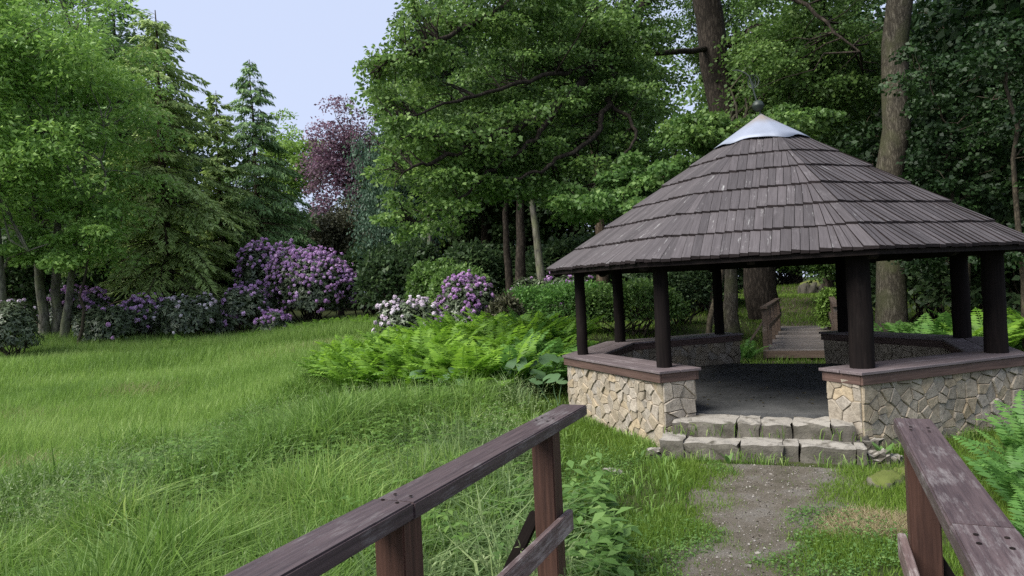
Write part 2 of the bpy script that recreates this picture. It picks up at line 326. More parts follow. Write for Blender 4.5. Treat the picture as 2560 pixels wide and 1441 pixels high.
M['path'] = ground_mat('path_gravel', [(.3, (0.063, 0.058, 0.039)), (.48, (0.110, 0.096, 0.076)), (.7, (0.157, 0.146, 0.129))], scale=2.6, fine=55, speck=(0.314, 0.302, 0.265))
M['far_path'] = ground_mat('forest_path', [(.35, (.045, .050, .022)), (.55, (.085, .072, .048)), (.7, (.11, .09, .065))], scale=1.6, fine=30)
M['zinc'] = metal_mat('zinc_sheet', (.27, .30, .365), (.24, .18, .12), rough=.6, metallic=.25, rz=(-.32, .16))
M['verdigris'] = metal_mat('green_iron', (0.032, 0.043, 0.035), (0.070, 0.056, 0.035), rough=.5, metallic=.3)
M['bark_grey'] = bark_mat('bark_grey', (0.072, 0.063, 0.048), (0.158, 0.144, 0.112), scale=7, moss_or_lit=(0.061, 0.065, 0.032))
M['bark_dark'] = bark_mat('bark_dark', (.035, .028, .022), (.085, .070, .055), scale=6)
M['bark_smooth'] = bark_mat('bark_smooth', (0.156, 0.146, 0.120), (0.247, 0.231, 0.195), scale=3, depth=.2, moss_or_lit=(0.156, 0.169, 0.091))
M['bark_brown'] = bark_mat('bark_brown', (.075, .055, .038), (.15, .12, .085), scale=6)
M['twig'] = bark_mat('twig_bark', (.06, .05, .036), (.12, .10, .07), scale=8, depth=.1)
M['leaf_mid'] = leaf_mat('leaf_mid_green', (0.045, 0.086, 0.023), (0.100, 0.187, 0.041), (0.203, 0.314, 0.077))
M['leaf_ash'] = leaf_mat('leaf_ash_green', (0.110, 0.207, 0.050), (0.233, 0.401, 0.084), (0.413, 0.595, 0.147))
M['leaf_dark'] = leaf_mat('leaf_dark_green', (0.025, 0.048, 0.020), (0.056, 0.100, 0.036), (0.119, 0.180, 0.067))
M['leaf_lime'] = leaf_mat('leaf_lime_green', (0.110, 0.193, 0.036), (0.211, 0.348, 0.066), (0.321, 0.477, 0.110))
M['leaf_blue'] = leaf_mat('leaf_blue_green', (0.041, 0.080, 0.049), (0.080, 0.145, 0.090), (0.145, 0.239, 0.152))
M['leaf_silver'] = leaf_mat('leaf_silver', (0.072, 0.116, 0.080), (0.145, 0.217, 0.152), (0.261, 0.348, 0.261))
M['leaf_copper'] = leaf_mat('leaf_copper', (0.076, 0.050, 0.061), (0.185, 0.106, 0.146), (0.318, 0.192, 0.270))
M['leaf_olive'] = leaf_mat('needle_olive', (0.129, 0.194, 0.056), (0.286, 0.395, 0.122), (0.514, 0.636, 0.211), trans=.25)
M['leaf_spruce'] = leaf_mat('needle_spruce', (0.070, 0.136, 0.048), (0.158, 0.275, 0.091), (0.298, 0.465, 0.152), trans=.2)
M['leaf_rhodo'] = leaf_mat('leaf_rhododendron', (0.037, 0.055, 0.025), (0.088, 0.122, 0.060), (0.191, 0.230, 0.126), trans=.15, rough=.4, spec=.5)
M['leaf_brown'] = leaf_mat('leaf_brownish', (0.043, 0.043, 0.023), (0.090, 0.093, 0.049), (0.152, 0.152, 0.084), trans=.2)
M['leaf_fern'] = leaf_mat('leaf_fern', (0.066, 0.144, 0.016), (0.139, 0.274, 0.030), (0.251, 0.423, 0.050), trans=.45)
M['leaf_fern_dark'] = leaf_mat('leaf_fern_dark', (0.047, 0.117, 0.026), (0.100, 0.225, 0.047), (0.184, 0.333, 0.074), trans=.4)
M['leaf_herb'] = leaf_mat('leaf_herb', (0.052, 0.116, 0.028), (0.113, 0.217, 0.052), (0.209, 0.319, 0.096), trans=.4)
M['leaf_nettle'] = leaf_mat('leaf_nettle', (0.049, 0.112, 0.021), (0.098, 0.190, 0.035), (0.163, 0.253, 0.058), trans=.35)
M['leaf_shaded'] = leaf_mat('leaf_shaded', (0.008, 0.022, 0.007), (0.019, 0.046, 0.012), (0.044, 0.094, 0.024), trans=.2)  # darkened copy of the dark leaf green: shade of the right-hand wood in the colour
M['leaf_butterbur'] = leaf_mat('leaf_butterbur', (.060, .120, .050), (.095, .175, .075), (.130, .215, .100), trans=.3)
M['grass_lawn'] = leaf_mat('grass_lawn', (0.066, 0.129, 0.015), (0.126, 0.218, 0.026), (0.222, 0.308, 0.055), trans=.4)
M['grass_tall'] = leaf_mat('grass_tall', (0.088, 0.164, 0.031), (0.166, 0.284, 0.054), (0.317, 0.409, 0.121), trans=.4)
M['grass_meadow'] = leaf_mat('grass_meadow', (0.115, 0.208, 0.040), (0.203, 0.326, 0.069), (0.323, 0.432, 0.137), trans=.4)
M['grass_sedge'] = leaf_mat('grass_sedge', (0.079, 0.141, 0.045), (0.144, 0.223, 0.076), (0.245, 0.318, 0.126), trans=.35)
M['grass_seed'] = leaf_mat('grass_seed', (0.111, 0.180, 0.051), (0.187, 0.266, 0.093), (0.289, 0.361, 0.170), trans=.35)
M['grit'] = leaf_mat('grit', (.10, .085, .07), (.20, .18, .155), (.36, .34, .31), trans=.0)
M['straw'] = leaf_mat('dry_straw', (.20, .16, .08), (.33, .27, .15), (.45, .39, .25), trans=.3)
M['petal_purple'] = leaf_mat('petal_purple', (0.350, 0.179, 0.385), (0.583, 0.358, 0.630), (0.793, 0.597, 0.817), trans=.3)
M['petal_violet'] = leaf_mat('petal_violet', (0.292, 0.144, 0.357), (0.475, 0.276, 0.525), (0.648, 0.480, 0.672), trans=.3)
M['petal_pale'] = leaf_mat('petal_pale', (.50, .40, .50), (.68, .60, .68), (.82, .78, .82), trans=.3)
M['needle_twig'] = bark_mat('bare_twig', (.10, .085, .055), (.19, .165, .11), scale=8, depth=.1)
M['needle_litter'] = leaf_mat('leaf_litter', (.05, .04, .02), (.10, .085, .045), (.17, .14, .08), trans=.1)

# ------------------------------------------------------------------ terrain
CP = np.array([  # x, y, height
 (3.8,10.2,.02),(1.3,4.6,.0),(3,6.6,.02),(.9,11.5,.05),(6,15,.05),(5.3,8,.04),(7,18,.1),(10,24,.28),(14,34,.85),(18,46,1.3),
 (-.7,12.5,.05),(-.5,16,.35),(2,20,.55),(1,25,.7),(5.5,20.5,.7),(6.9,23.6,.8),(6.6,17.2,-.25),(7.4,18.8,-.35),(8.2,20.5,-.3),(8.9,22.2,-.1),(9.6,23.3,.16),(7.6,16.8,-.2),(9.4,20.2,-.1),(-.6,4.7,-.15),(-2.5,5,-.35),(-3,8,-.25),(-4.8,9.5,-.55),
 (-7,12,-.65),(-8.5,15,-.45),(-10,20,-.25),(-12,25,.05),(-14,30,.35),(-9,34,.65),(-5.5,28.7,.55),(-3.8,22,.25),(-20,24,.15),(-19,30,.85),(-24,36,1.0),
 (-4.4,15.9,.05),(0,45,1.1),(-20,50,1.2),(0,-3,-.4),(-8,4,-.75),(-14,12,-.5),(4,2,-.1),(7,6,.1),(11,12,.3),(14,18,.5),(25,25,1.0),(30,5,.8),(-30,15,.4),(-40,45,1.5),(40,60,1.8),(0,90,2),(-80,80,2),(80,80,2),(60,0,1.5),(-60,0,.8),(0,-60,0),(200,200,2.5),(-200,200,2.5),(200,-100,2),(-200,-100,1)], float)
def gz(x, y):
    x = np.asarray(x, float); y = np.asarray(y, float); sh = x.shape; X = x.ravel(); Y = y.ravel(); out = np.empty(len(X))
    for i in range(0, len(X), 20000):
        d2 = (X[i:i+20000, None]-CP[None, :, 0])**2 + (Y[i:i+20000, None]-CP[None, :, 1])**2
        w = 1/(d2+.6)**1.6; out[i:i+20000] = (w*CP[None, :, 2]).sum(1)/w.sum(1)
    out += (vnoise(X, Y, .8, 3)-.5)*.10*smooth(-1, -4, X) + (vnoise(X, Y, .25, 4)-.5)*.12*smooth(-3, -8, X)
    return out.reshape(sh)
def g1(x, y): return float(gz(np.array([x]), np.array([y]))[0])
def axis_pts(lo, hi, fine, far):
    a = list(np.arange(lo, hi+1e-6, fine)); s = fine; v = hi
    b = [];
    while v < far: s *= 1.35; v += s; b.append(v)
    s = fine; v = lo; c = []
    while v > -far: s *= 1.35; v -= s; c.append(v)
    return np.array(c[::-1]+a+b)
xs, ys = axis_pts(-16, 12, .25, 320), axis_pts(1, 34, .25, 320)
GX, GY = np.meshgrid(xs, ys); GZ = gz(GX, GY)
nx, ny = len(xs), len(ys); ii, jj = np.meshgrid(np.arange(nx-1), np.arange(ny-1))
FI = np.stack([jj*nx+ii, jj*nx+ii+1, (jj+1)*nx+ii+1, (jj+1)*nx+ii], -1).reshape(-1, 4)
o = obj('ground', mesh_np('ground', np.stack([GX, GY, GZ], -1).reshape(-1, 3), [FI], M['earth'], smooth_shade=True))
tag(o, 'dark earth under the grass of the park clearing', 'ground', kind='structure')

# pavilion axis (also the direction of both bridges)
AX = .4129; GC = np.array((3.76, 10.23)); ca, sa = math.cos(AX), math.sin(AX)
def gl(u, v): return (GC[0]+u*ca+v*sa, GC[1]-u*sa+v*ca)          # pavilion plan -> world
def lg(x, y): return ((x-GC[0])*ca-(y-GC[1])*sa, (x-GC[0])*sa+(y-GC[1])*ca)

# worn gravel path from the bridge end to the steps, and the path beyond
PATH = [(1.05, 3.2, .28), (1.25, 4.3, .20), (1.55, 5.1, .14), (2.05, 5.9, .22), (2.40, 6.5, .38), (2.58, 6.9, .62)]
def path_d(x, y):
    """signed distance-like measure: <0 inside the front path"""
    best = np.full(np.shape(x), 9.0)
    for (x0, y0, w0), (x1, y1, w1) in zip(PATH[:-1], PATH[1:]):
        dx, dy = x1-x0, y1-y0; t = np.clip(((x-x0)*dx+(y-y0)*dy)/(dx*dx+dy*dy), 0, 1)
        d = np.hypot(x-x0-t*dx, y-y0-t*dy)-(w0+(w1-w0)*t); best = np.minimum(best, d)
    return best + (vnoise(x, y, 3.2, 9)-.5)*.38 + (vnoise(x, y, 9, 5)-.5)*.12
def strip(name, pts, z_off, mat, label, cat):
    P = np.array(pts); n = 60
    t = np.linspace(0, len(P)-1, n); i = np.minimum(t.astype(int), len(P)-2); f = (t-i)[:, None]
    C = P[i]*(1-f)+P[i+1]*f; T = np.gradient(C[:, :2], axis=0); T /= np.linalg.norm(T, axis=1)[:, None]; N = np.stack([-T[:, 1], T[:, 0]], 1)
    k = 9; s = np.linspace(-1, 1, k)
    wob = 1+.25*(vnoise(C[:, 0], C[:, 1], 2.5, 2)-.5)
    XY = C[:, None, :2]+N[:, None, :]*(C[:, 2:3]*wob[:, None])[:, None, :]*s[None, :, None]
    Z = gz(XY[..., 0], XY[..., 1])+z_off*(1-np.abs(s)[None, :]**3*1.6)
    V = np.concatenate([XY, Z[..., None]], -1).reshape(-1, 3)
    a, b = np.meshgrid(np.arange(k-1), np.arange(n-1)); F = np.stack([b*k+a, b*k+a+1, (b+1)*k+a+1, (b+1)*k+a], -1).reshape(-1, 4)
    return tag(obj(name, mesh_np(name, V, [F], mat, smooth_shade=True)), label, cat, kind='structure')
strip('path', [(a, b, w+.55) for a, b, w in PATH], .012, M['path'], 'trodden gravel path leading up to the stone steps', 'path')
strip('path', [(9.2, 23.4, .8), (10.8, 27, .8), (12.4, 31, .9), (14.6, 36, .9), (18, 44, .9)], .008, M['far_path'], 'earth path climbing away beyond the far footbridge', 'path')

# ------------------------------------------------------------------ pavilion
RP = 2.76; C8 = math.cos(math.pi/8); S8 = math.sin(math.pi/8)
ZF, ZCAP, ZE, ZA = .34, .88, 2.09, 4.20
gaz = empty('pavilion', (GC[0], GC[1], 0), -AX)
tag(gaz, 'eight-sided open wooden pavilion with shingled roof and low stone walls', 'pavilion')
def ov(R): return dict(F1=(-R*S8, -R*C8), F2=(R*S8, -R*C8), L1=(-R*C8, -R*S8), L2=(-R*C8, R*S8), B1=(-R*S8, R*C8), B2=(R*S8, R*C8), R1=(R*C8, -R*S8), R2=(R*C8, R*S8))
# floor slab
mb = MB(); mb.prism([(2.62*math.cos(math.pi/8+k*math.pi/4), 2.62*math.sin(math.pi/8+k*math.pi/4)) for k in range(8)], -.2, ZF)
obj('floor', mb.mesh('floor', M['floor']), gaz)
# log posts, each of its own thickness, slightly crooked
PD = dict(L1=.155, L2=.185, F1=.180, B1=.175, F2=.245, B2=.235, R2=.235, R1=.235)
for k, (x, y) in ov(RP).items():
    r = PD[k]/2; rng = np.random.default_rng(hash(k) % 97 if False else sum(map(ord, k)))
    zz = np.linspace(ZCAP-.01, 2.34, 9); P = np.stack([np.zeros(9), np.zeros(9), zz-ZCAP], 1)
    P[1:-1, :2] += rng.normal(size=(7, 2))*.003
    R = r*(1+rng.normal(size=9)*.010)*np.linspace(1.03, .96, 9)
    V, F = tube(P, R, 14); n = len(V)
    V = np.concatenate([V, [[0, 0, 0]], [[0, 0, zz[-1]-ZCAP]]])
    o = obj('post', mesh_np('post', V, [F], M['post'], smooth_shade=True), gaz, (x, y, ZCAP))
# ring beam on the posts
vv = ov(1.0); ring_keys = ['F1', 'F2', 'R1', 'R2', 'B2', 'B1', 'L1', 'L2']
order = ['F1', 'F2', 'R1', 'R2', 'B2', 'B1', 'L2', 'L1']
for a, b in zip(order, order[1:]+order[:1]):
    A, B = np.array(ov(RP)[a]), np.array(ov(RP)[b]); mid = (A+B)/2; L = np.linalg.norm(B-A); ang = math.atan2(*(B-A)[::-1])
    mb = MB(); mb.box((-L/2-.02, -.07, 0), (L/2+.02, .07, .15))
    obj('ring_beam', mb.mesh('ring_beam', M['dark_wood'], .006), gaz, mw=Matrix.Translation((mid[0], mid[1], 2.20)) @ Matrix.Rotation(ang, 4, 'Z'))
# roof deck + shingles
AE = 3.24*C8; SL = (ZA-ZE)/AE
def rz_(a): return ZA - a*SL
ring = [(math.cos(-math.pi/2+math.pi/8+k*math.pi/4), math.sin(-math.pi/2+math.pi/8+k*math.pi/4)) for k in range(8)]
V = [(0, 0, ZA)]+[(x*AE/C8*.985, y*AE/C8*.985, rz_(AE*.985)) for x, y in ring]; V += [(x, y, z-.05) for x, y, z in V]
F = [(0, 1+k, 1+(k+1) % 8) for k in range(8)]+[(9, 10+(k+1) % 8, 10+k) for k in range(8)]+[(1+k, 10+k, 10+(k+1) % 8, 1+(k+1) % 8) for k in range(8)]
me = bpy.data.meshes.new('roof'); me.from_pydata(V, [], F); me.materials.append(M['dark_wood']); me.update()
roof = obj('roof', me, gaz)
rng = np.random.default_rng(11)
fr = [.17, .335, .462, .598, .733, .868, 1.0]
sh = []      # (8 corner points, matrix, score)
for c in range(6):
    a0, a1 = fr[c]*AE, fr[c+1]*AE
    for k in range(8):
        th = -math.pi/2 + k*math.pi/4; n = np.array((math.cos(th), math.sin(th))); tg = np.array((-n[1], n[0])); h = a1*math.tan(math.pi/8)
        cuts = [-h]
        while cuts[-1] < h-.16: cuts.append(cuts[-1]+rng.uniform(.085, .12))
        cuts[-1] = h if h-cuts[-1] < .06 else cuts[-1]
        if cuts[-1] < h: cuts.append(h)
        for t0, t1 in zip(cuts[:-1], cuts[1:]):
            lp = a1-a0+(.10 if c else .03); jit = rng.uniform(-.005, .005); gap = .003; lift = rng.uniform(.030, .042); thk = .03; rl = rng.uniform(.005, .014)
            def pt(t, inward, up):
                u = t/h; ph = math.copysign(math.pi/8*float(smooth(.5, 1.0, abs(u))), u)
                d = (n*math.cos(ph)+tg*math.sin(ph))*(inward/math.cos(ph))
                p = n*(a1+jit)+tg*t-d; a = a1+jit-inward
                return np.array((p[0], p[1], rz_(a)+up))
            tb = [pt(t0+gap, 0, lift), pt(t1-gap, 0, lift), pt(t1-gap, lp, .004), pt(t0+gap, lp, .004)]
            top = [tb[0]+np.array((0, 0, thk+rl)), tb[1]+np.array((0, 0, thk)), tb[2]+np.array((0, 0, thk)), tb[3]+np.array((0, 0, thk+rl))]
            sh.append((np.array(tb+top), th, c))
def shingle_frame(Q):
    o_ = (Q[0]+Q[1])/2; y = (Q[2]+Q[3])/2-o_; y /= np.linalg.norm(y); x = Q[1]-Q[0]; x -= y*(x@y); x /= np.linalg.norm(x); z = np.cross(x, y)
    return Matrix(((x[0], y[0], z[0], o_[0]), (x[1], y[1], z[1], o_[1]), (x[2], y[2], z[2], o_[2]), (0, 0, 0, 1)))
camL = np.array(lg(0, 0)+(EYE,))
def vis(Q, th):
    c = Q.mean(0); nrm = np.array((math.cos(th)*SL, math.sin(th)*SL, 1.)); nrm /= np.linalg.norm(nrm); d = camL-c
    area = np.linalg.norm(np.cross(Q[1]-Q[0], Q[3]-Q[0])); L = np.linalg.norm(d); w = gl(c[0], c[1])
    fr_ = 1.0 if topix(np.array([[w[0], w[1], c[2]]]))[0, 0] < 2600 else .02
    return area*(d@nrm)/L**3*fr_
sh.sort(key=lambda q: -vis(q[0], q[1]))
SF = [(3, 2, 1, 0), (4, 5, 6, 7), (0, 1, 5, 4), (1, 2, 6, 5), (2, 3, 7, 6), (3, 0, 4, 7)]
restV, restF = [], []
for i, (Q, th, c) in enumerate(sh):
    if i < 300:
        mw = shingle_frame(Q); inv = mw.inverted()
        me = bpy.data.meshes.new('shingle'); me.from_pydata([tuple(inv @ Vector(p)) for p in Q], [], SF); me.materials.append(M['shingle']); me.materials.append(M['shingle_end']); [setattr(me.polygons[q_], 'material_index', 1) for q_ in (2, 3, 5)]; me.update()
        obj('shingle', me, roof, mw=mw)
    else:
        b = len(restV)*1; restV += [tuple(p) for p in Q]; restF += [tuple(b+j for j in f) for f in SF]
me = bpy.data.meshes.new('shingle_rest'); me.from_pydata(restV, [], restF); me.materials.append(M['shingle']); me.materials.append(M['shingle_end'])
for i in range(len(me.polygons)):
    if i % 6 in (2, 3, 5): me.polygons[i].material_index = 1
me.update()
tag(obj('shingle_field', me, roof), kind='stuff')
# rafters with shaped tails
for k in range(16):
    th = -math.pi/2+math.pi/8+k*math.pi/8; hip = k % 2 == 0
    a1 = (AE/C8 if hip else AE)-.10; sl = (ZA-ZE)/(AE/C8 if hip else AE)
    prof = [(.25, -.06), (a1, -.06), (a1, -.10), (a1-.05, -.16), (a1-.16, -.19), (a1-.34, -.17), (.25, -.17)]
    V = [(r, s*.04, ZA-r*sl+dz) for s in (-1, 1) for r, dz in prof]; m_ = len(prof)
    F = [tuple(range(m_)), tuple(range(2*m_-1, m_-1, -1))]+[(i, m_+i, m_+(i+1) % m_, (i+1) % m_) for i in range(m_)]
    me = bpy.data.meshes.new('rafter'); me.from_pydata(V, [], F); me.materials.append(M['dark_wood']); me.update()
    obj('rafter', me, gaz, mw=Matrix.Rotation(th, 4, 'Z'))
# zinc cap with wavy hem
n = 64; V = [(0, 0, .09)]; rings = [.12, .35, .6, .8, 1.0]
for q in rings:
    for k in range(n):
        th = 2*math.pi*k/n; u = ((th+math.pi/2+math.pi/8) % (math.pi/4))-math.pi/8
        a = .22*AE*(q + (.03*math.sin(5*th+1)+.02*math.sin(11*th) if q == 1 else 0)); rr = a/(C8+(math.cos(u)-C8)*1.0)*(.55+.45*1)
        rr = a/(math.cos(u)*.6+.4*.97); V.append((rr*math.cos(th), rr*math.sin(th), -a*SL+.085+(.012*math.sin(7*th) if q == 1 else 0)))
F = [(0, 1+k, 1+(k+1) % n) for k in range(n)]
for j in range(len(rings)-1): F += [(1+j*n+k, 1+(j+1)*n+k, 1+(j+1)*n+(k+1) % n, 1+j*n+(k+1) % n) for k in range(n)]
me = bpy.data.meshes.new('ridge_cap'); me.from_pydata(V, [], F); me.materials.append(M['zinc']); me.update()
for p in me.polygons: p.use_smooth = True
o = obj('ridge_cap', me, gaz, (0, 0, ZA)); md = o.modifiers.new('thick', 'SOLIDIFY'); md.thickness = .006
# finial: leaning rod, ball, bent iron ornament
fin = empty('finial'); fin.parent = gaz; fin.location = (0, 0, ZA+.05)
def rod(name, P, R, par, mat, k=8):
    V, F = tube(P, R, k); return obj(name, mesh_np(name, V, [F], mat, smooth_shade=True), par)
tilt = np.array((-.22, .0, 1.0)); tilt /= np.linalg.norm(tilt)
rod('rod', [tilt*t for t in np.linspace(-.03, .62, 6)], [.012]*6, fin, M['verdigris'])
mb = MB(); rb = .082
mb.lathe([(rb*math.sin(a)*(1.1 if abs(a-1.57) < .12 else 1), -rb*math.cos(a)) for a in np.linspace(.12, 3.02, 15)], 20)
obj('ball', mb.mesh('ball', M['verdigris'], smooth_shade=True), fin, tuple(tilt*.16))
for s, ph in ((1, 0), (-1, .4), (1, 2.1), (-1, 2.6)):
    a = np.linspace(0, 4.2, 14); r = .11*(1-a/6.5)
    P = tilt*.40+np.stack([s*(.02+r*np.sin(a)*math.cos(ph)*.7), r*np.sin(a)*math.sin(ph), .10+.12*(a/4.2)-r*np.cos(a)*.6], 1)
    rod('scroll', P, np.linspace(.009, .005, 14), fin, M['verdigris'], 6)
rod('vane', [tilt*.62, tilt*.66+np.array((-.05, 0, .02)), tilt*.7+np.array((-.14, 0, .04)), tilt*.72+np.array((-.22, .0, .03))], [.010, .010, .008, .004], fin, M['verdigris'])

# low walls: core, stones, cap boards
def clip(poly, px, py, nx_, ny_):
    out = []
    for i in range(len(poly)):
        a, b = poly[i], poly[(i+1) % len(poly)]; da = (a[0]-px)*nx_+(a[1]-py)*ny_; db = (b[0]-px)*nx_+(b[1]-py)*ny_
        if da <= 0: out.append(a)
        if (da < 0 < db) or (db < 0 < da):
            t = da/(da-db); out.append((a[0]+t*(b[0]-a[0]), a[1]+t*(b[1]-a[1])))
    return out
def cells(L, H, size, rng, gap=.006):
    ny_ = max(2, round(H/size*1.25)); pts = []
    for j in range(ny_):
        nn = max(2, round(L/size*.8+rng.uniform(-1, 1)))
        for i in range(nn):
            if rng.random() < .16: continue
            pts.append(((i+.5*(j % 2)+rng.uniform(.1, .9))/nn*L, (j+rng.uniform(.15, .85))/ny_*H))
    P = [p for p in pts if -.02 < p[0] < L+.02]; res = []
    for i, p in enumerate(P):
        poly = [(0.004, 0), (L-.004, 0), (L-.004, H), (0.004, H)]
        for j, q in enumerate(P):
            if i == j: continue
            dx, dy = q[0]-p[0], q[1]-p[1]; d = math.hypot(dx, dy)
            if d > size*4: continue
            m_ = d/2-gap/2; poly = clip(poly, p[0]+dx/d*m_, p[1]+dy/d*m_, dx/d, dy/d)
            if len(poly) < 3: break
        if len(poly) >= 3:
            # merge near-duplicate corners
            q = [poly[0]]
            for v in poly[1:]:
                if math.hypot(v[0]-q[-1][0], v[1]-q[-1][1]) > .012: q.append(v)
            if len(q) > 3 and math.hypot(q[0][0]-q[-1][0], q[0][1]-q[-1][1]) < .012: q.pop()
            ar = abs(sum(q[i][0]*q[(i+1) % len(q)][1]-q[(i+1) % len(q)][0]*q[i][1] for i in range(len(q))))/2
            if len(q) >= 3 and ar > .002: res.append(q)
    return res
hid = MB()
def stones(p0, p1, z0, z1, parent, rng, size=.17, seen=True, maxn=999):
    """stones on the face from plan point p0 to p1; outward normal is to the right of p0->p1"""
    p0, p1 = np.array(p0, float), np.array(p1, float); L = np.linalg.norm(p1-p0); x = (p1-p0)/L; nrm = np.array((x[1], -x[0]))
    for q in cells(L, z1-z0, size, rng):
        cx_, cy_ = np.mean(q, 0); d = rng.uniform(.006, .034); m_ = len(q)
        o_ = p0+x*cx_; tl = rng.normal(size=2)*.05
        def ring_(sc_, dep): return [((a-cx_)*sc_, (b-cy_)*sc_, dep+((a-cx_)*tl[0]+(b-cy_)*tl[1] if dep > 0 else 0)) for a, b in q]
        V = ring_(1, -.03)+ring_(1, d*.6)+ring_(.90, d)
        # orientation: local x along, y up, z outward = x cross y
        F = [(i, (i+1) % m_, m_+(i+1) % m_, m_+i) for i in range(m_)]+[(m_+i, m_+(i+1) % m_, 2*m_+(i+1) % m_, 2*m_+i) for i in range(m_)]+[tuple(range(2*m_, 3*m_))]
        mw = Matrix(((x[0], 0, nrm[0], o_[0]), (x[1], 0, nrm[1], o_[1]), (0, 1, 0, z0+cy_), (0, 0, 0, 1)))
        if seen:
            me = bpy.data.meshes.new('stone'); me.from_pydata(V, [], F); me.materials.append(M['stone']); me.update()
            obj('stone', me, parent, mw=mw)
        else:
            hid.add([tuple(mw @ Vector(v)) for v in V], F)
def miter(pts, d):
    """offset a polyline to its left by d"""
    pts = [np.array(p, float) for p in pts]; out = []
    for i, p in enumerate(pts):
        ds = []
        if i > 0: t = pts[i]-pts[i-1]; ds.append(t/np.linalg.norm(t))
        if i < len(pts)-1: t = pts[i+1]-pts[i]; ds.append(t/np.linalg.norm(t))
        ns = [np.array((-t[1], t[0])) for t in ds]; nn = sum(ns); nn /= np.linalg.norm(nn); out.append(p+nn*d/(nn@ns[0]))
    return out
def low_wall(keys, sgn, seen_out, seen_in, seed):
    """sgn=+1 when the outside lies to the left of the running direction"""
    rng = np.random.default_rng(seed); P = [np.array(ov(RP)[k]) for k in keys]; e0, e1 = .27, .26
    P[0] = P[0]+(P[0]-P[1])/np.linalg.norm(P[0]-P[1])*e0; P[-1] = P[-1]+(P[-1]-P[-2])/np.linalg.norm(P[-1]-P[-2])*e1
    wo, wi = miter(P, .215*sgn), miter(P, -.215*sgn)
    mb = MB(); poly = [tuple(p) for p in wo]+[tuple(p) for p in wi[::-1]]
    V = [(x, y, z) for z in (-.25, .79) for x, y in poly]; m_ = len(poly); q = len(wo)
    F = []
    for i in range(q-1):
        a, b, c, d = i, i+1, m_-2-i, m_-1-i
        F += [(m_+a, m_+b, m_+c, m_+d), (d, c, b, a)]
    F += [(i, (i+1) % m_, m_+(i+1) % m_, m_+i) for i in range(m_)]
    mb.add(V, F)
    wall = obj('wall', mb.mesh('wall', M['mortar']), gaz)
    for i in range(q-1):
        a, b = (wo[i], wo[i+1]); c, d = (wi[i], wi[i+1])
        if sgn > 0: a, b = b, a
        else: c, d = d, c
        stones(a, b, -.12, .785, wall, rng, .118, seen_out[i]); stones(c, d, ZF, .785, wall, rng, .13, seen_in[i])
    for w0, w1, s_ in ((wo[0], wi[0], 1), (wi[-1], wo[-1], 1)):
        if sgn < 0: w0, w1 = w1, w0
        stones(w0, w1, (.05), .785, wall, rng, .115, True)
    # boards
    def board(name, i, d0, d1, z0, z1, mat, ext=0):
        a = miter(P, d0*sgn); b = miter(P, d1*sgn); A, B, Cc, D = a[i], a[i+1], b[i+1], b[i]
        mid = (A+B+Cc+D)/4; x = (B-A)/np.linalg.norm(B-A); y = np.array((-x[1], x[0]))
        pl = [((p-mid)@x, (p-mid)@y) for p in (A, B, Cc, D)]
        if i == 0: pl[0] = (pl[0][0]-ext, pl[0][1]); pl[3] = (pl[3][0]-ext, pl[3][1])
        if i == q-2: pl[1] = (pl[1][0]+ext, pl[1][1]); pl[2] = (pl[2][0]+ext, pl[2][1])
        ar = sum(pl[k][0]*pl[(k+1) % 4][1]-pl[(k+1) % 4][0]*pl[k][1] for k in range(4))
        if ar < 0: pl = pl[::-1]
        pl = [(px_*.9985, py_) for px_, py_ in pl]
        mb = MB(); mb.prism(pl, 0, z1-z0)
        obj(name, mb.mesh(name, mat, .004), gaz, mw=Matrix(((x[0], y[0], 0, mid[0]), (x[1], y[1], 0, mid[1]), (0, 0, 1, z0), (0, 0, 0, 1))))
    for i in range(q-1):
        board('bench_board', i, .004, .285, ZCAP-.032, ZCAP, M['cap'], .06)
        board('bench_board', i, -.285, -.004, ZCAP-.032, ZCAP+rng.uniform(-.003, .003), M['cap'], .06)
        board('fascia_board', i, .238, .268, ZCAP-.138, ZCAP-.034, M['fascia'], .03)
        board('fascia_board', i, -.268, -.238, ZCAP-.138, ZCAP-.034, M['fascia'], .03)
    for A, B, Pn in ((wo[0], wi[0], P[1]), (wo[-1], wi[-1], P[-2])):
        mid = (A+B)/2; x = (B-A)/np.linalg.norm(B-A); y = mid-Pn; y /= np.linalg.norm(y)
        if x[0]*y[1]-x[1]*y[0] < 0: x = -x
        mb = MB(); mb.box((-.236, .004, 0), (.236, .030, .104))
        obj('fascia_board', mb.mesh('fascia_board', M['fascia'], .004), gaz, mw=Matrix(((x[0], y[0], 0, mid[0]), (x[1], y[1], 0, mid[1]), (0, 0, 1, ZCAP-.138), (0, 0, 0, 1))))
low_wall(['F1', 'L1', 'L2', 'B1'], +1, (True, False, False), (False, True, True), 5)
low_wall(['F2', 'R1', 'R2', 'B2'], -1, (True, False, False), (False, False, False), 6)
tag(obj('stone_field', hid.mesh('stone_field', M['stone']), gaz), kind='stuff')

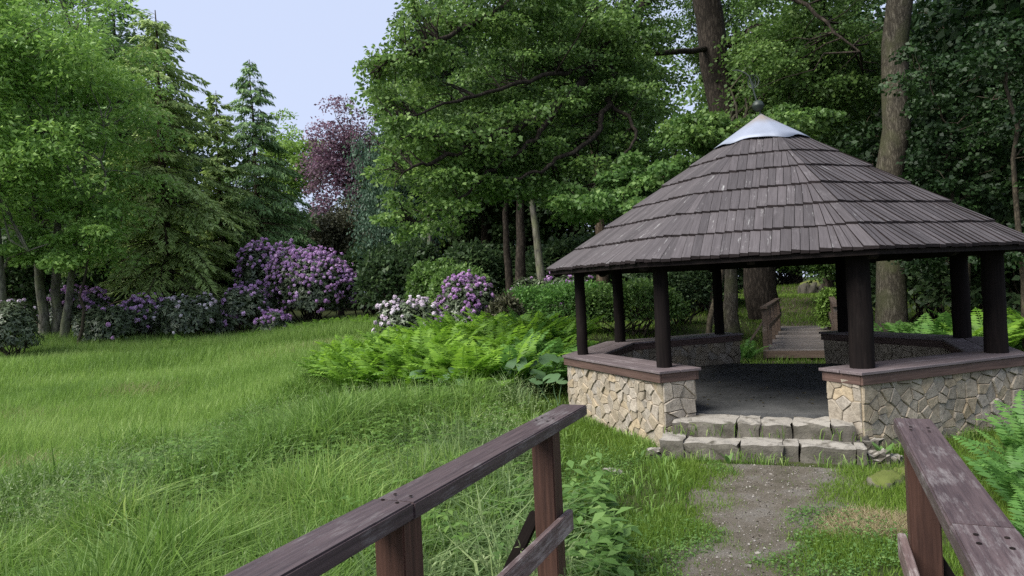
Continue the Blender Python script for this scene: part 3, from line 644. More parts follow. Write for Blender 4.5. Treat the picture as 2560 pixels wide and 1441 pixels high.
# ------------------------------------------------------------------ rough stones and steps
def rough(name, sx, sy, sz, mat, seed, parent=None, loc=(0, 0, 0), rz=0, cuts=3, amt=.06, rnd=.0, flat=True, smooth_shade=False):
    bm = bmesh.new(); bmesh.ops.create_cube(bm, size=1.0); bmesh.ops.subdivide_edges(bm, edges=bm.edges[:], cuts=cuts, use_grid_fill=True)
    rng = np.random.default_rng(seed); ph = rng.uniform(0, 6, (6, 3)); fq = rng.uniform(2, 6, (6, 3)); dirs = rng.normal(size=(6, 3))
    for v in bm.verts:
        p = np.array(v.co)
        if rnd: q = p/np.linalg.norm(p)*.58; p = p*(1-rnd)+q*rnd
        else:
            m_ = np.abs(p) > .49
            if m_.sum() >= 2: p = p*np.where(m_, .975, 1.0)
        p = p*np.array((sx, sy, sz)); s = min(sx, sy, sz)
        for k in range(6): p = p+dirs[k]*amt*s*.35*math.sin((np.array(v.co)*fq[k]*2+ph[k]).sum())
        v.co = p
    me = bpy.data.meshes.new(name); bm.to_mesh(me); bm.free(); me.materials.append(mat)
    if smooth_shade:
        for p in me.polygons: p.use_smooth = True
    me.update(); return obj(name, me, parent, mw=Matrix.Translation(loc) @ Matrix.Rotation(rz, 4, 'Z'))
steps = empty('stone_steps', (GC[0], GC[1], 0), -AX)
tag(steps, 'two worn low steps of pale stone blocks at the pavilion entrance', 'steps')
def row(us, v0, v1, z0, z1, seed):
    rng = np.random.default_rng(seed)
    for i, (a, b) in enumerate(zip(us[:-1], us[1:])):
        zt = z1+rng.uniform(-.016, .008); vf = v0+rng.uniform(-.06, .04)
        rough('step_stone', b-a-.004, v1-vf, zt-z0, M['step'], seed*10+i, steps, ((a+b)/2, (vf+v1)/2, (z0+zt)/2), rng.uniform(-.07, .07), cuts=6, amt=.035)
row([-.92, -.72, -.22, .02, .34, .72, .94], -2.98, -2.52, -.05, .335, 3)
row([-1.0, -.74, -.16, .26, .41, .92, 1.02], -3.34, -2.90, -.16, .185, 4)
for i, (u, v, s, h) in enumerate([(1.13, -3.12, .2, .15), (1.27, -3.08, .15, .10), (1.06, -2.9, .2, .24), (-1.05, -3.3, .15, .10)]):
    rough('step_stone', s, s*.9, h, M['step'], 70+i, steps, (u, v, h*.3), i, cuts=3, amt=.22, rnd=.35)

# ------------------------------------------------------------------ footbridges
def board_x(name, A, B, w, t, mat, parent, bev=.004, up=(0, 0, 1)):
    """board from A to B; width w across, thickness t along up; top face centred on A-B"""
    A, B = Vector(A), Vector(B); x = (B-A).normalized(); y = Vector(up).cross(x).normalized(); z = x.cross(y); L = (B-A).length; mid = (A+B)/2
    mb = MB(); mb.box((-L/2, -w/2, -t), (L/2, w/2, 0))
    mw = Matrix(((x[0], y[0], z[0], mid[0]), (x[1], y[1], z[1], mid[1]), (x[2], y[2], z[2], mid[2]), (0, 0, 0, 1)))
    return obj(name, mb.mesh(name, mat, bev, 2), parent, mw=mw)
D = np.array((math.sin(AX), math.cos(AX))); U = np.array((math.cos(AX), -math.sin(AX)))
br = empty('footbridge', (0, 0, 0)); tag(br, 'dark brown wooden footbridge with worn handrails in front of the camera', 'footbridge')
RT = 1.22
LE = np.array((.325, 4.0)); RE = np.array((1.805, 3.205))
def p3(p, z): return (float(p[0]), float(p[1]), z)
def railing(E, joints, posts, sgn, mats, z=RT, length=6.0, pw=.115, parent=br):
    cut = [0]+joints+[length]
    for i, (a, b) in enumerate(zip(cut[:-1], cut[1:])):
        o = board_x('handrail', p3(E-D*(b-.004), z+.003*(i % 2)), p3(E-D*a, z+.003*(i % 2)), .152, .058, M['rail'], parent, .006)
    for k, t in enumerate(posts):
        c = E-D*t; bot = g1(*c)-.3
        mb = MB(); mb.box((-pw/2, -pw/2, 0), (pw/2, pw/2, z-.059-bot))
        obj('rail_post', mb.mesh('rail_post', M['rail_post'], .005, 2), parent, mw=Matrix.Translation((c[0], c[1], bot)) @ Matrix.Rotation(-AX, 4, 'Z'))
        # diagonal brace on the outer side
        a = c-U*sgn*(pw/2-.01); b = c-U*sgn*(.62); A_, B_ = Vector((a[0], a[1], .72)), Vector((b[0], b[1], -.35))
        x = (B_-A_).normalized(); board_x('brace', A_, B_, .045, .06, M['dark_wood'], parent, .004, up=(x.cross(Vector((D[0], D[1], 0)))))
    sm = MB(); sm.lathe([(.0065, 0), (.0065, .0015), (.004, .0025)], 8); sme = sm.mesh('screw', M['dark_wood'])
    for t in posts[:3]:
        for du, dt in ((-.035, .03), (.03, .045), (-.03, -.035), (.035, -.03)):
            q = E-D*(t+dt)+U*du; obj('screw', sme, parent, (float(q[0]), float(q[1]), z+.0045))
    m0 = E+U*sgn*(pw/2+.020)
    s = m0-D*(posts[0]-.10); e = m0-D*length
    mb_ = board_x('mid_rail', p3(e, .74), p3(s, .74), .034, .105, M['mid_rail'], parent, .004)
railing(LE, [1.86], [.47, 1.84, 3.3, 4.8], 1, None)
railing(RE, [1.50], [.26, 1.62, 3.1, 4.6], -1, None)
deck_c = (LE+RE)/2
for k in range(38):
    t = .05+k*.165; c = deck_c-D*t-D*0
    board_x('deck_board', p3(c-U*.86, .12), p3(c+U*.86, .12), .155, .045, M['deck'], br, .004)
for s in (-1, 1): board_x('beam', p3(deck_c+U*.6*s-D*6.3, .073), p3(deck_c+U*.6*s, .073), .12, .2, M['rail_post'], br)

rb_ = empty('footbridge', (0, 0, 0)); tag(rb_, 'weathered far footbridge with plank deck behind the pavilion', 'footbridge')
ZD = .22
for k in range(34):
    v = 6.1+k*.24
    a, b = gl(-.55, v), gl(1.05, v); dz = RNG.uniform(-.006, .006)
    board_x('deck_board', (*a, ZD+dz), (*b, ZD+dz), .228, .05, M['deck'], rb_, .004)
a, b = gl(-.55, 5.97), gl(1.05, 5.97); board_x('end_beam', (*a, ZD-.01), (*b, ZD-.01), .08, .16, M['old_rail'], rb_)
for u in (-.35, .85): a, b = gl(u, 6.05), gl(u, 14.2); board_x('beam', (*a, ZD-.052), (*b, ZD-.052), .14, .22, M['old_rail'], rb_)
for u, sg in ((-.50, -1), (1.0, 1)):
    a, b = gl(u, 6.0), gl(u, 12.2); board_x('handrail', (*b, 1.22), (*a, 1.22), .15, .055, M['old_rail'], rb_)
    a, b = gl(u-sg*.075, 6.1), gl(u-sg*.075, 12.2); board_x('mid_rail', (*b, .78), (*a, .78), .03, .11, M['old_rail'], rb_)
    for k in range(5):
        c = gl(u, 6.15+k*1.45); mb = MB(); mb.box((-.055, -.055, 0), (.055, .055, 1.163-ZD-.0+.3))
        obj('rail_post', mb.mesh('rail_post', M['old_rail'], .004), rb_, mw=Matrix.Translation((*c, ZD-.3)) @ Matrix.Rotation(-AX, 4, 'Z'))
    c = gl(u+sg*.05, 6.15); d = gl(u+sg*.62, 6.15); board_x('brace', (*c, .85), (*d, .0), .05, .08, M['old_rail'], rb_, .004, up=(D[0], D[1], 0.01))

# ------------------------------------------------------------------ vegetation builders
def in_poly(px, py, poly):
    px = np.asarray(px); py = np.asarray(py); ins = np.zeros(px.shape, bool); n = len(poly)
    for i in range(n):
        x0, y0 = poly[i]; x1, y1 = poly[(i+1) % n]
        c = ((y0 > py) != (y1 > py)) & (px < (x1-x0)*(py-y0)/(y1-y0+1e-12)+x0); ins ^= c
    return ins
def clump_leaves(acc, centers, radii, n_per, leaf, rng, flat=.5, hang=0, up=.9, tint_c=None, outward=None):
    """leaves scattered through flattened clumps"""
    k = len(centers); cnt = np.maximum(3, (n_per*(radii/np.mean(radii))**2).astype(int)); idx = np.repeat(np.arange(k), cnt); n = len(idx)
    d = rdir(rng, n); r = rng.random(n)**.45; off = d*r[:, None]*radii[idx][:, None]; off[:, 2] *= flat
    off[:, 2] -= .25*radii[idx]*r**2                       # tips droop
    if hang: off[:, 2] -= hang*rng.random(n)**1.5*radii[idx]
    C = centers[idx]+off
    Dv = unit(off*np.array((1, 1, .3))+rng.normal(size=(n, 3))*.45*radii[idx][:, None]); Dv[:, 2] -= .25+hang*.8
    N = rng.normal(size=(n, 3))*.75; N[:, 2] += up*.6
    l = leaf[0]*rng.uniform(.65, 1.3, n); w = l*leaf[1]*rng.uniform(.8, 1.2, n)
    tc = rng.normal(.5, .13, k) if tint_c is None else tint_c
    t = np.clip(tc[idx]+rng.normal(0, .17, n), 0, 1)
    V, F, T = leaf_quads(C, Dv, N, l, w, t); acc.add(V, F, T)
def limb_tree(limbs, centers, rng, trunk_acc, r_twig=.014, k=4):
    """a thin twig from the nearest limb point to every clump centre"""
    Q = np.concatenate(limbs)
    for c in centers:
        d = np.linalg.norm(Q-c, axis=1); d = d+.5*np.maximum(0, Q[:, 2]-c[2]); q = Q[np.argmin(d)]
        if np.linalg.norm(q-c) < .15: continue
        P = curve(q, c, .06, rng, 5, .10); L = np.linalg.norm(q-c)
        V, F = tube(P, np.linspace(r_twig*(1+.5*L), r_twig*.4, 5), k); trunk_acc.add(V, F)
def ellipsoid_pts(rng, n, c, r, shell=.55, low=-.75):
    out = []
    while len(out) < n:
        d = rdir(rng, 1)[0]
        if d[2] < low: continue
        s = rng.uniform(shell, 1.0)
        out.append(np.array(c)+d*s*np.array(r))
    return np.array(out)
def broadleaf_mesh(base, trunk_top, trunk_r, cc, cr, n_limb, n_clump, clump_r, n_leaf, leaf, mleaf, mbark, seed, flat=.5, hang=0, taper=.65, shell=.5, low=-.7, up=.9, extra_trunks=()):
    """mesh pair (trunk, crown) in local coordinates with the trunk foot at the origin"""
    rng = np.random.default_rng(seed); tr = Acc(); cr_ = Acc()
    def trunk(b, top, r):
        n = 10; t = np.linspace(0, 1, n); P = np.outer(1-t, b)+np.outer(t, top); P[1:-1, :2] += rng.normal(size=(n-2, 2))*r*.25
        R = r*(1-taper*t); R[0] *= 1.25; R[1] *= 1.04; P[0, 2] -= .3
        V, F = tube(P, R, 12); tr.add(V, F); return P
    P0 = trunk(np.array(base, float), np.array(trunk_top, float), trunk_r); paths = [P0[4:]]
    for b, t_, r in extra_trunks: paths.append(trunk(np.array(b, float), np.array(t_, float), r)[5:])
    tips = ellipsoid_pts(rng, n_limb, cc, np.array(cr)*.8, .6, -.5)
    for tp in tips:
        src = paths[rng.integers(0, 1+len(extra_trunks))]; q = src[np.argmin(np.linalg.norm(src-tp, axis=1)+np.maximum(0, src[:, 2]-tp[2]+.3)*2)]
        L = np.linalg.norm(tp-q); P = curve(q, tp, rng.uniform(.02, .16), rng, 8, .07); r0 = trunk_r*rng.uniform(.18, .34)
        V, F = tube(P, np.linspace(r0, .018, 8), 6); tr.add(V, F); paths.append(P[2:])
    cen = ellipsoid_pts(rng, n_clump, cc, cr, shell, low); rad = clump_r*rng.uniform(.6, 1.4, n_clump)
    limb_tree(paths, cen, rng, tr)
    clump_leaves(cr_, cen, rad, n_leaf, leaf, rng, flat, hang, up)
    V, F, _ = tr.get(); mt = mesh_np('trunk', V, [F], mbark, smooth_shade=True)
    V, F, T = cr_.get(); mc = mesh_np('crown', V, [F], mleaf, T)
    return mt, mc
def plant(name, meshes, loc, label, cat, group=None, rz=0, scale=(1, 1, 1), parts=('trunk', 'crown')):
    r = empty(name, loc, rz); r.scale = scale; tag(r, label, cat, group)
    for pn, me in zip(parts, meshes):
        if me is not None: obj(pn, me, r)
    return r
def conifer_mesh(h, R, z0, mleaf, mbark, seed, trunk_r=.22, whorl=.36, per=6, droop=.35, p=.85, spray=26, tw=(.34, .075), hang=.5, bare=0, ragged=.2, lo_dead=None):
    rng = np.random.default_rng(seed); tr = Acc(); cr_ = Acc(); dead = Acc()
    t = np.linspace(0, 1, 12); P = np.stack([rng.normal(0, .03, 12), rng.normal(0, .03, 12), t*h], 1); P[0, 2] -= .3
    V, F = tube(P, trunk_r*(1-.94*t), 10); tr.add(V, F)
    z = z0
    while z < h-.1:
        f = (z-z0)/(h-z0); L0 = R*(1-f)**p+.12
        for k in range(max(3, int(per*(1-.4*f)))):
            a = rng.uniform(0, 2*math.pi); L = L0*rng.uniform(1-ragged*1.6, 1+ragged); zz = z+rng.uniform(-.2, .2)
            n = 7; s = np.linspace(0, 1, n); rise = (.35 if f > .75 else .12)
            Pz = zz+L*(rise*s-(droop+rise)*s**2*(1-.5*f)); B = np.stack([np.cos(a)*L*s, np.sin(a)*L*s, Pz], 1)
            V, F = tube(B, np.linspace(.028*(1-f)+.008, .004, n), 4)
            isdead = lo_dead is not None and z < lo_dead
            (dead if isdead else tr).add(V, F)
            m = int(spray*(L/R)*2+6)
            if isdead: m = int(m*.45)
            q = rng.random(m)**.7; u = np.clip(q*.92+.08, 0, 1); C = np.stack([np.interp(u, s, B[:, i]) for i in range(3)], 1)
            side = rng.choice([-1, 1], m); perp = np.array((-math.sin(a), math.cos(a), 0)); fwd = np.array((math.cos(a), math.sin(a), 0))
            wd = (.12+.35*L*(1-u)*.55)*rng.random(m)
            C = C+perp*(side*wd)[:, None]+fwd*(wd*.35)[:, None]; C[:, 2] -= hang*wd*.8+rng.random(m)*.06
            Dv = perp*(side*rng.uniform(.3, 1, m))[:, None]+fwd*rng.uniform(.4, 1, m)[:, None]; Dv[:, 2] -= hang*rng.uniform(.3, 1.3, m)
            N = rng.normal(size=(m, 3))*.7+fwd*.5; N[:, 2] += .6
            l = tw[0]*rng.uniform(.6, 1.3, m)*(.7+.3*(1-f)); T = np.clip(rng.normal(.35, .15, m)+.35*u-.1, 0, 1)
            V, F, T = leaf_quads(C, Dv, N, l, tw[1]*rng.uniform(.7, 1.3, m), T, .05)
            cr_.add(V, F, T)
        z += whorl*rng.uniform(.75, 1.2)*(1-.35*f)
    V, F, _ = tr.get(); mt = mesh_np('trunk', V, [F], mbark, smooth_shade=True)
    V, F, T = cr_.get(); mc = mesh_np('crown', V, [F], mleaf, T)
    md = None
    if dead.n: V, F, _ = dead.get(); md = mesh_np('dead_branches', V, [F], M['needle_twig'])
    return mt, mc, md
def shrub_mesh(r, n_leaf, leaf, mleaf, seed, lobes=7, flowers=0, mflower=None, fsize=.07, ftop=.0, whorl=True, rag=.22, inner=.35):
    """dome shrub in local coordinates (foot at origin): stems, foliage, blossom"""
    rng = np.random.default_rng(seed); rx, ry, rz = r
    lc = [np.array((0, 0, rz*.45))]; lr = [np.array((rx*.8, ry*.8, rz*.55))]
    for k in range(lobes):
        a = 2*math.pi*k/lobes+rng.uniform(-.4, .4); d = rng.uniform(.35, .7)
        c = np.array((math.cos(a)*rx*d, math.sin(a)*ry*d, rz*rng.uniform(.3, .72))); s = rng.uniform(.28, .46)
        lc.append(c); lr.append(np.array((rx*s, ry*s, min(rz*s*1.05, (rz*1.02-c[2])))))
    def surf(n, smin, smax):
        k = rng.choice(len(lc), n, p=np.array([x.prod()**(2/3) for x in lr])/sum(x.prod()**(2/3) for x in lr)); d = rdir(rng, n); d[:, 2] = np.where(d[:, 2] < -.35, -d[:, 2], d[:, 2])
        s = rng.uniform(smin, smax, n)*(1+rng.normal(0, rag*.3, n))
        C = np.array(lc)[k]+d*s[:, None]*np.array(lr)[k]; return C, d, k
    def outer(C):        # 0 deep inside .. 1 at the skin: leave out points buried in other lobes
        q = np.min([np.linalg.norm((C-c)/l, axis=1) for c, l in zip(lc, lr)], axis=0); return q
    cr_ = Acc(); nw = n_leaf//5 if whorl else n_leaf
    C, d, k = surf(int(nw*1.8), .55, 1.05); q = outer(C); keep = (q > .62) | (rng.random(len(q)) < inner*.5); keep &= C[:, 2] > .02; C, d, k = C[keep][:nw], d[keep][:nw], k[keep][:nw]
    tc = np.clip(rng.normal(.45, .16, len(C))+.2*(vnoise(C[:, 0]+C[:, 2], C[:, 1]*1.3+C[:, 2], 2.2/max(rx, .5)*1.5, seed)-.5), 0, 1)
    if whorl:
        idx = np.repeat(np.arange(len(C)), 5); n = len(idx); dd = unit(d[idx]*np.array((1, 1, .8))+np.array((0, 0, .35)))
        e = rdir(rng, n); e = unit(e-dd*(e*dd).sum(1)[:, None]); Dv = e+dd*rng.uniform(-.25, .35, n)[:, None]; N = dd+e*.1
        l = leaf[0]*rng.uniform(.7, 1.25, n)
        V, F, T = leaf_quads(C[idx], Dv, N, l, l*leaf[1], np.clip(tc[idx]+rng.normal(0, .14, n), 0, 1), .08)
    else:
        n = len(C); Dv = d+rng.normal(size=(n, 3))*.7; Dv[:, 2] -= .1; N = rng.normal(size=(n, 3))*.5+d*.5+np.array((0, 0, .7)); l = leaf[0]*rng.uniform(.65, 1.3, n)
        V, F, T = leaf_quads(C, Dv, N, l, l*leaf[1], np.clip(tc+rng.normal(0, .15, n), 0, 1))
    cr_.add(V, F, T); V, F, T = cr_.get(); mc = mesh_np('foliage', V, [F], mleaf, T)
    st = Acc()
    for j in range(6+lobes*2):
        c = lc[rng.integers(len(lc))]+rng.normal(size=3)*.15*np.array((rx, ry, rz)); c[2] = abs(c[2]); b = np.array((rng.normal(0, .18*rx), rng.normal(0, .18*ry), -.15))
        V, F = tube(curve(b, c, -.05, rng, 6, .08), np.linspace(.035, .010, 6), 5); st.add(V, F)
    V, F, _ = st.get(); ms = mesh_np('stem', V, [F], M['twig'], smooth_shade=True)
    mf = None
    if flowers:
        C, d, k = surf(int(flowers*4), .93, 1.08); q = outer(C); keep = (q > .93) & (C[:, 2] > rz*.08)
        pr = np.clip(.25+ftop*(C[:, 2]/rz-.3)*1.6+.75*(vnoise(C[:, 0]*1.1+C[:, 2], C[:, 1]+C[:, 2]*.7, 3.0/max(rx, .5), seed+2)-.35), .03, 1); keep &= rng.random(len(C)) < pr
        C, d = C[keep][:flowers], d[keep][:flowers]; nf = len(C); per = 9; idx = np.repeat(np.arange(nf), per); n = len(idx)
        e = rdir(rng, n); e = unit(e+d[idx]*.9); sz = fsize*rng.uniform(.7, 1.25, nf)
        P = C[idx]+d[idx]*.03+e*(sz[idx]*.45)[:, None]; Dv = np.cross(e, rdir(rng, n))
        tf = np.clip(rng.normal(.5, .18, nf)[idx]+rng.normal(0, .14, n), 0, 1)
        l = sz[idx]*rng.uniform(.8, 1.2, n); V, F, T = leaf_quads(P-unit(Dv)*l[:, None]*.5, Dv, e, l, l*.95, tf, .12)
        mf = mesh_np('blossom', V, [F], mflower, T)
    return ms, mc, mf
def fern_mesh(seed, n_frond=10, L=.95, mat=None, pin=15):
    """shuttlecock fern: arching fronds with tapering pinnae"""
    rng = np.random.default_rng(seed); acc = Acc()
    for k in range(n_frond):
        a = 2*math.pi*k/n_frond+rng.uniform(-.3, .3); l = L*rng.uniform(.7, 1.15); el = rng.uniform(.95, 1.3); bend = rng.uniform(.7, 1.3)
        n = pin+3; s = np.linspace(0, 1, n); ang = el-bend*s**1.6; dr = np.cumsum(np.cos(ang))/n*l; dz = np.cumsum(np.sin(ang))/n*l
        B = np.stack([np.cos(a)*dr, np.sin(a)*dr, dz], 1); fw = unit(np.gradient(B, axis=0)); sd = np.array((-math.sin(a), math.cos(a), 0.)); nrm = np.cross(np.broadcast_to(sd, fw.shape), fw); nrm *= np.sign(nrm[:, 2:3]+1e-6)
        tl = rng.normal(.5, .12); u = s[3:]; w = .17*l/.95*np.sin(np.pi*np.clip(u*.93+.07, 0, 1))**.8+.012
        for sgn in (-1, 1):
            Dv = sd*sgn+fw[3:]*.45-nrm[3:]*.12+rng.normal(size=(pin, 3))*.06
            V, F, T = leaf_quads(B[3:], Dv, nrm[3:]+rng.normal(size=(pin, 3))*.15, w*1.05, l/n*1.15, np.clip(tl+.25*(u-.4)+rng.normal(0, .08, pin), 0, 1), .02); acc.add(V, F, T)
        S = .006; V = np.concatenate([B-sd*S, B+sd*S]); i = np.arange(n-1); F = np.stack([i, i+1, n+i+1, n+i], 1); acc.add(V, F, .25)
    V, F, T = acc.get(); return mesh_np('fern', V, [F], mat, T)
def blades(P, h, w, rng, tint, lean=.35, seg=2, wind=(0, 0)):
    """bent grass blades -> V, quads, tris, tint"""
    n = len(P); a = rng.uniform(0, 2*np.pi, n); d = np.stack([np.cos(a), np.sin(a), np.zeros(n)], 1); d[:, 0] += wind[0]; d[:, 1] += wind[1]
    b = rng.uniform(0, 2*np.pi, n); s = np.stack([np.cos(b), np.sin(b), np.zeros(n)], 1)
    ln = (lean*rng.random(n)**.8*1.4)[:, None]; h = np.broadcast_to(h, n)[:, None]; w = np.broadcast_to(w, n)[:, None]; z = np.array((0, 0, 1.))
    if seg == 1:
        V = np.stack([P-s*w/2, P+s*w/2, P+z*h+d*h*ln], 1).reshape(-1, 3); return V, None, np.arange(3*n).reshape(n, 3), np.repeat(tint, 3)
    m = P+z*h*.62+d*h*ln*.35; tp = P+z*h*(1-.45*ln)+d*h*ln*1.25
    V = np.stack([P-s*w*.42, P+s*w*.42, m+s*w*.5, m-s*w*.5, tp], 1).reshape(-1, 3); i = np.arange(n)[:, None]*5
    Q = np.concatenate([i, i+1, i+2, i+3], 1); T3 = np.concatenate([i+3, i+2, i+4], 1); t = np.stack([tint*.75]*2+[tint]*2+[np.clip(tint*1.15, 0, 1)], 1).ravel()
    return V, Q, T3, t
def grass_obj(name, P, h, w, rng, tint, mat, label, cat='grass', lean=.35, seg=2, wind=(0, 0)):
    V, Q, T3, t = blades(P, h, w, rng, tint, lean, seg, wind); fs = ([Q] if Q is not None else [])+[T3]
    return tag(obj(name, mesh_np(name, V, fs, mat, t)), label, cat, kind='stuff')
def scatter(n, xr, yr, keep, rng, near=0.0):
    """n random ground points in a rectangle that pass keep(x,y) and lie in (or near) the view"""
    out = []; tot = 0
    while tot < n:
        x = rng.uniform(*xr, 60000); y = yr[0]+(yr[1]-yr[0])*rng.random(60000)**(1+near); k = keep(x, y) & (x > -.80*y-1.2) & (x < .80*y+1.2)
        out.append(np.stack([x[k], y[k]], 1)); tot += k.sum()
        if len(out) > 400: break
    XY = np.concatenate(out)[:n]; return np.column_stack([XY, gz(XY[:, 0], XY[:, 1])])

# ------------------------------------------------------------------ trees
def foot(px, depth):
    x = at(px, 740, depth)[0]; return np.array((x, depth, g1(x, depth)))
def tree_at(name, px, depth, top_px, top_py, tr, c_px, c_py, cr, label, mleaf, mbark, seed, n_limb=10, n_clump=160, clump_r=.8, n_leaf=110, leaf=(.2, .6), c_depth=None, cat='tree', group=None, **kw):
    b = foot(px, depth); T = at(top_px, top_py, depth)-b; Cc = at(c_px, c_py, c_depth or depth)-b
    ex = [(np.array(e[0])-b, np.array(e[1])-b, e[2]) for e in kw.pop('extra', [])]
    me = broadleaf_mesh((0, 0, 0), T, tr, Cc, cr, n_limb, n_clump, clump_r, n_leaf, leaf, mleaf, mbark, seed, extra_trunks=ex, **kw)
    return plant(name, me, tuple(b), label, cat, group)
# left: light ash with three pale stems
tree_at('ash_tree', 105, 28, 70, 250, .19, 40, 290, (5.2, 4.2, 7.0), 'light green ash tree with three slender grey stems at the clearing edge', M['leaf_ash'], M['bark_smooth'], 21, n_limb=18, n_clump=330, clump_r=.95, n_leaf=135, leaf=(.21, .42), c_depth=27, flat=.42, low=-.85, shell=.35,
        extra=[(foot(130, 28.3), at(150, 330, 28), .20), (foot(153, 27.6), at(215, 400, 27), .16), (foot(2, 26), at(-20, 300, 26), .2), (at(95, 560, 27.8), at(262, 478, 26), .085), (at(10, 650, 26), at(120, 610, 25), .05)])
tree_at('ash_tree', -160, 25, -160, 200, .25, -190, 220, (3.8, 3.5, 6.2), 'light green tree at the far left edge beyond the ash', M['leaf_ash'], M['bark_smooth'], 22, n_clump=130, clump_r=.95, n_leaf=110, leaf=(.21, .42))
# conifers
def conifer_at(name, px, depth, top_py, R, label, seed, **kw):
    b = foot(px, depth); h = at(px, top_py, depth)[2]-b[2]; mt, mc, md = conifer_mesh(h, R, seed=seed, **kw)
    r = plant(name, (mt, mc, md), tuple(b), label, 'tree', parts=('trunk', 'crown', 'dead_branches')); return r
conifer_at('hemlock_tree', 420, 33, 25, 4.1, 'broad olive green hemlock with drooping boughs and bare lower branches', 31, z0=1.2, mleaf=M['leaf_olive'], mbark=M['bark_brown'], trunk_r=.34, whorl=.34, per=7, droop=.42, p=.52, spray=105, tw=(.36, .085), hang=.75, lo_dead=3.6, ragged=.3)
conifer_at('fir_tree', 318, 39, -110, 3.9, 'tall dark fir rising behind the hemlock', 32, z0=2.0, mleaf=M['leaf_spruce'], mbark=M['bark_dark'], trunk_r=.3, whorl=.42, per=7, droop=.18, p=.75, spray=80, tw=(.36, .10), hang=.25, ragged=.25)
conifer_at('spruce_tree', 652, 40, 148, 3.6, 'slender blue green spruce with a pointed top against the sky', 33, z0=2.6, mleaf=M['leaf_spruce'], mbark=M['bark_brown'], trunk_r=.22, whorl=.34, per=7, droop=.38, p=.70, spray=105, tw=(.32, .075), hang=1.2, ragged=.2)
conifer_at('yew_tree', 562, 37, 225, 1.7, 'shaggy olive conifer between the hemlock and the spruce', 34, z0=1.0, mleaf=M['leaf_olive'], mbark=M['bark_brown'], trunk_r=.2, whorl=.36, per=7, droop=.3, p=.55, spray=80, tw=(.34, .09), hang=.8, ragged=.35)
# behind the gap in the middle
tree_at('maple_tree', 730, 56, 730, 400, .25, 725, 420, (2.9, 2.6, 4.6), 'pale lime green tree peeping out behind the spruce', M['leaf_lime'], M['bark_brown'], 41, n_clump=110, clump_r=.8, n_leaf=80, leaf=(.26, .6), shell=.3)
tree_at('copper_beech', 870, 50, 870, 380, .24, 865, 415, (3.2, 2.7, 4.9), 'copper beech with thin purple foliage and upright stems', M['leaf_copper'], M['bark_dark'], 42, n_limb=28, n_clump=200, clump_r=.66, n_leaf=62, leaf=(.2, .6), shell=.25, flat=.9)
tree_at('copper_beech', 850, 44, 850, 600, .2, 850, 590, (2.3, 2.0, 2.4), 'low dark reddish beech under the copper crown', M['leaf_brown'], M['bark_dark'], 43, n_clump=90, clump_r=.65, n_leaf=80, leaf=(.2, .6), shell=.25)
tree_at('birch_tree', 990, 34, 985, 320, .18, 985, 480, (2.3, 2.0, 4.2), 'weeping blue green birch hanging beside the copper beech', M['leaf_blue'], M['bark_dark'], 44, n_limb=16, n_clump=170, clump_r=.62, n_leaf=105, leaf=(.15, .5), flat=.8, hang=1.6, shell=.3, low=-1)
tree_at('birch_tree', 1085, 37, 1085, 60, .25, 1090, 190, (2.4, 2.2, 4.6), 'tall dark tree top standing behind the overhanging boughs', M['leaf_dark'], M['bark_dark'], 45, n_clump=130, clump_r=.75, n_leaf=90, leaf=(.2, .6), shell=.3)
# pale and dark trunks of the central wood
tree_at('beech_tree', 1074, 32, 1070, 430, .17, 1110, 400, (2.6, 2.4, 3.4), 'green tree with a slim pale grey trunk in the central wood', M['leaf_mid'], M['bark_smooth'], 46, n_clump=120, clump_r=.75, n_leaf=100, leaf=(.19, .6), shell=.3, low=-.35)
tree_at('beech_tree', 1372, 27, 1310, 380, .20, 1330, 330, (2.8, 2.4, 3.0), 'leaning pale trunk tree just beyond the pavilion eave', M['leaf_mid'], M['bark_smooth'], 47, n_clump=120, clump_r=.75, n_leaf=100, leaf=(.17, .6), shell=.3, low=-.3)
tree_at('oak_tree', 1300, 27, 1295, 350, .25, 1290, 300, (2.7, 2.4, 3.0), 'dark straight trunk behind the purple rhododendron', M['leaf_dark'], M['bark_dark'], 48, n_clump=110, clump_r=.75, n_leaf=100, leaf=(.17, .6), shell=.3, low=-.3)
tree_at('oak_tree', 1276, 29, 1255, 400, .20, 1220, 380, (2.3, 2.2, 2.4), 'second slimmer dark trunk left of the straight one', M['leaf_dark'], M['bark_dark'], 49, n_clump=80, clump_r=.75, n_leaf=100, leaf=(.17, .6), shell=.3, low=-.3)
tree_at('oak_tree', 1503, 25, 1490, 300, .26, 1490, 240, (2.9, 2.4, 3.2), 'brown trunk showing under the left eave of the pavilion', M['leaf_mid'], M['bark_brown'], 50, n_clump=110, clump_r=.75, n_leaf=100, leaf=(.17, .6), shell=.3, low=-.3)
# big trees behind the pavilion
tree_at('lime_tree', 2222, 17.5, 2248, -120, .345, 2240, -620, (5.2, 5.0, 4.6), 'thick straight grey trunk rising right of the pavilion roof', M['leaf_mid'], M['bark_grey'], 51, n_limb=16, n_clump=200, clump_r=.9, n_leaf=110, leaf=(.13, .65), shell=.35, low=-.9, taper=.15)
tree_at('lime_tree', 1826, 20, 1820, 420, .23, 2020, 190, (2.5, 2.0, 2.6), 'ridged grey double trunk seen through the pavilion', M['leaf_mid'], M['bark_grey'], 52, n_clump=150, clump_r=.8, n_leaf=120, c_depth=21, leaf=(.13, .65), shell=.3, low=-.9, extra=[(foot(1783, 20.3), at(1800, 420, 20.5), .16)])
tree_at('maple_tree', 2066, 40, 2055, 350, .34, 2070, 300, (4.2, 3.6, 4.4), 'dark trunk beside the far path seen through the pavilion', M['leaf_mid'], M['bark_dark'], 53, n_clump=150, clump_r=.95, n_leaf=100, leaf=(.22, .6), shell=.3, low=-.5)

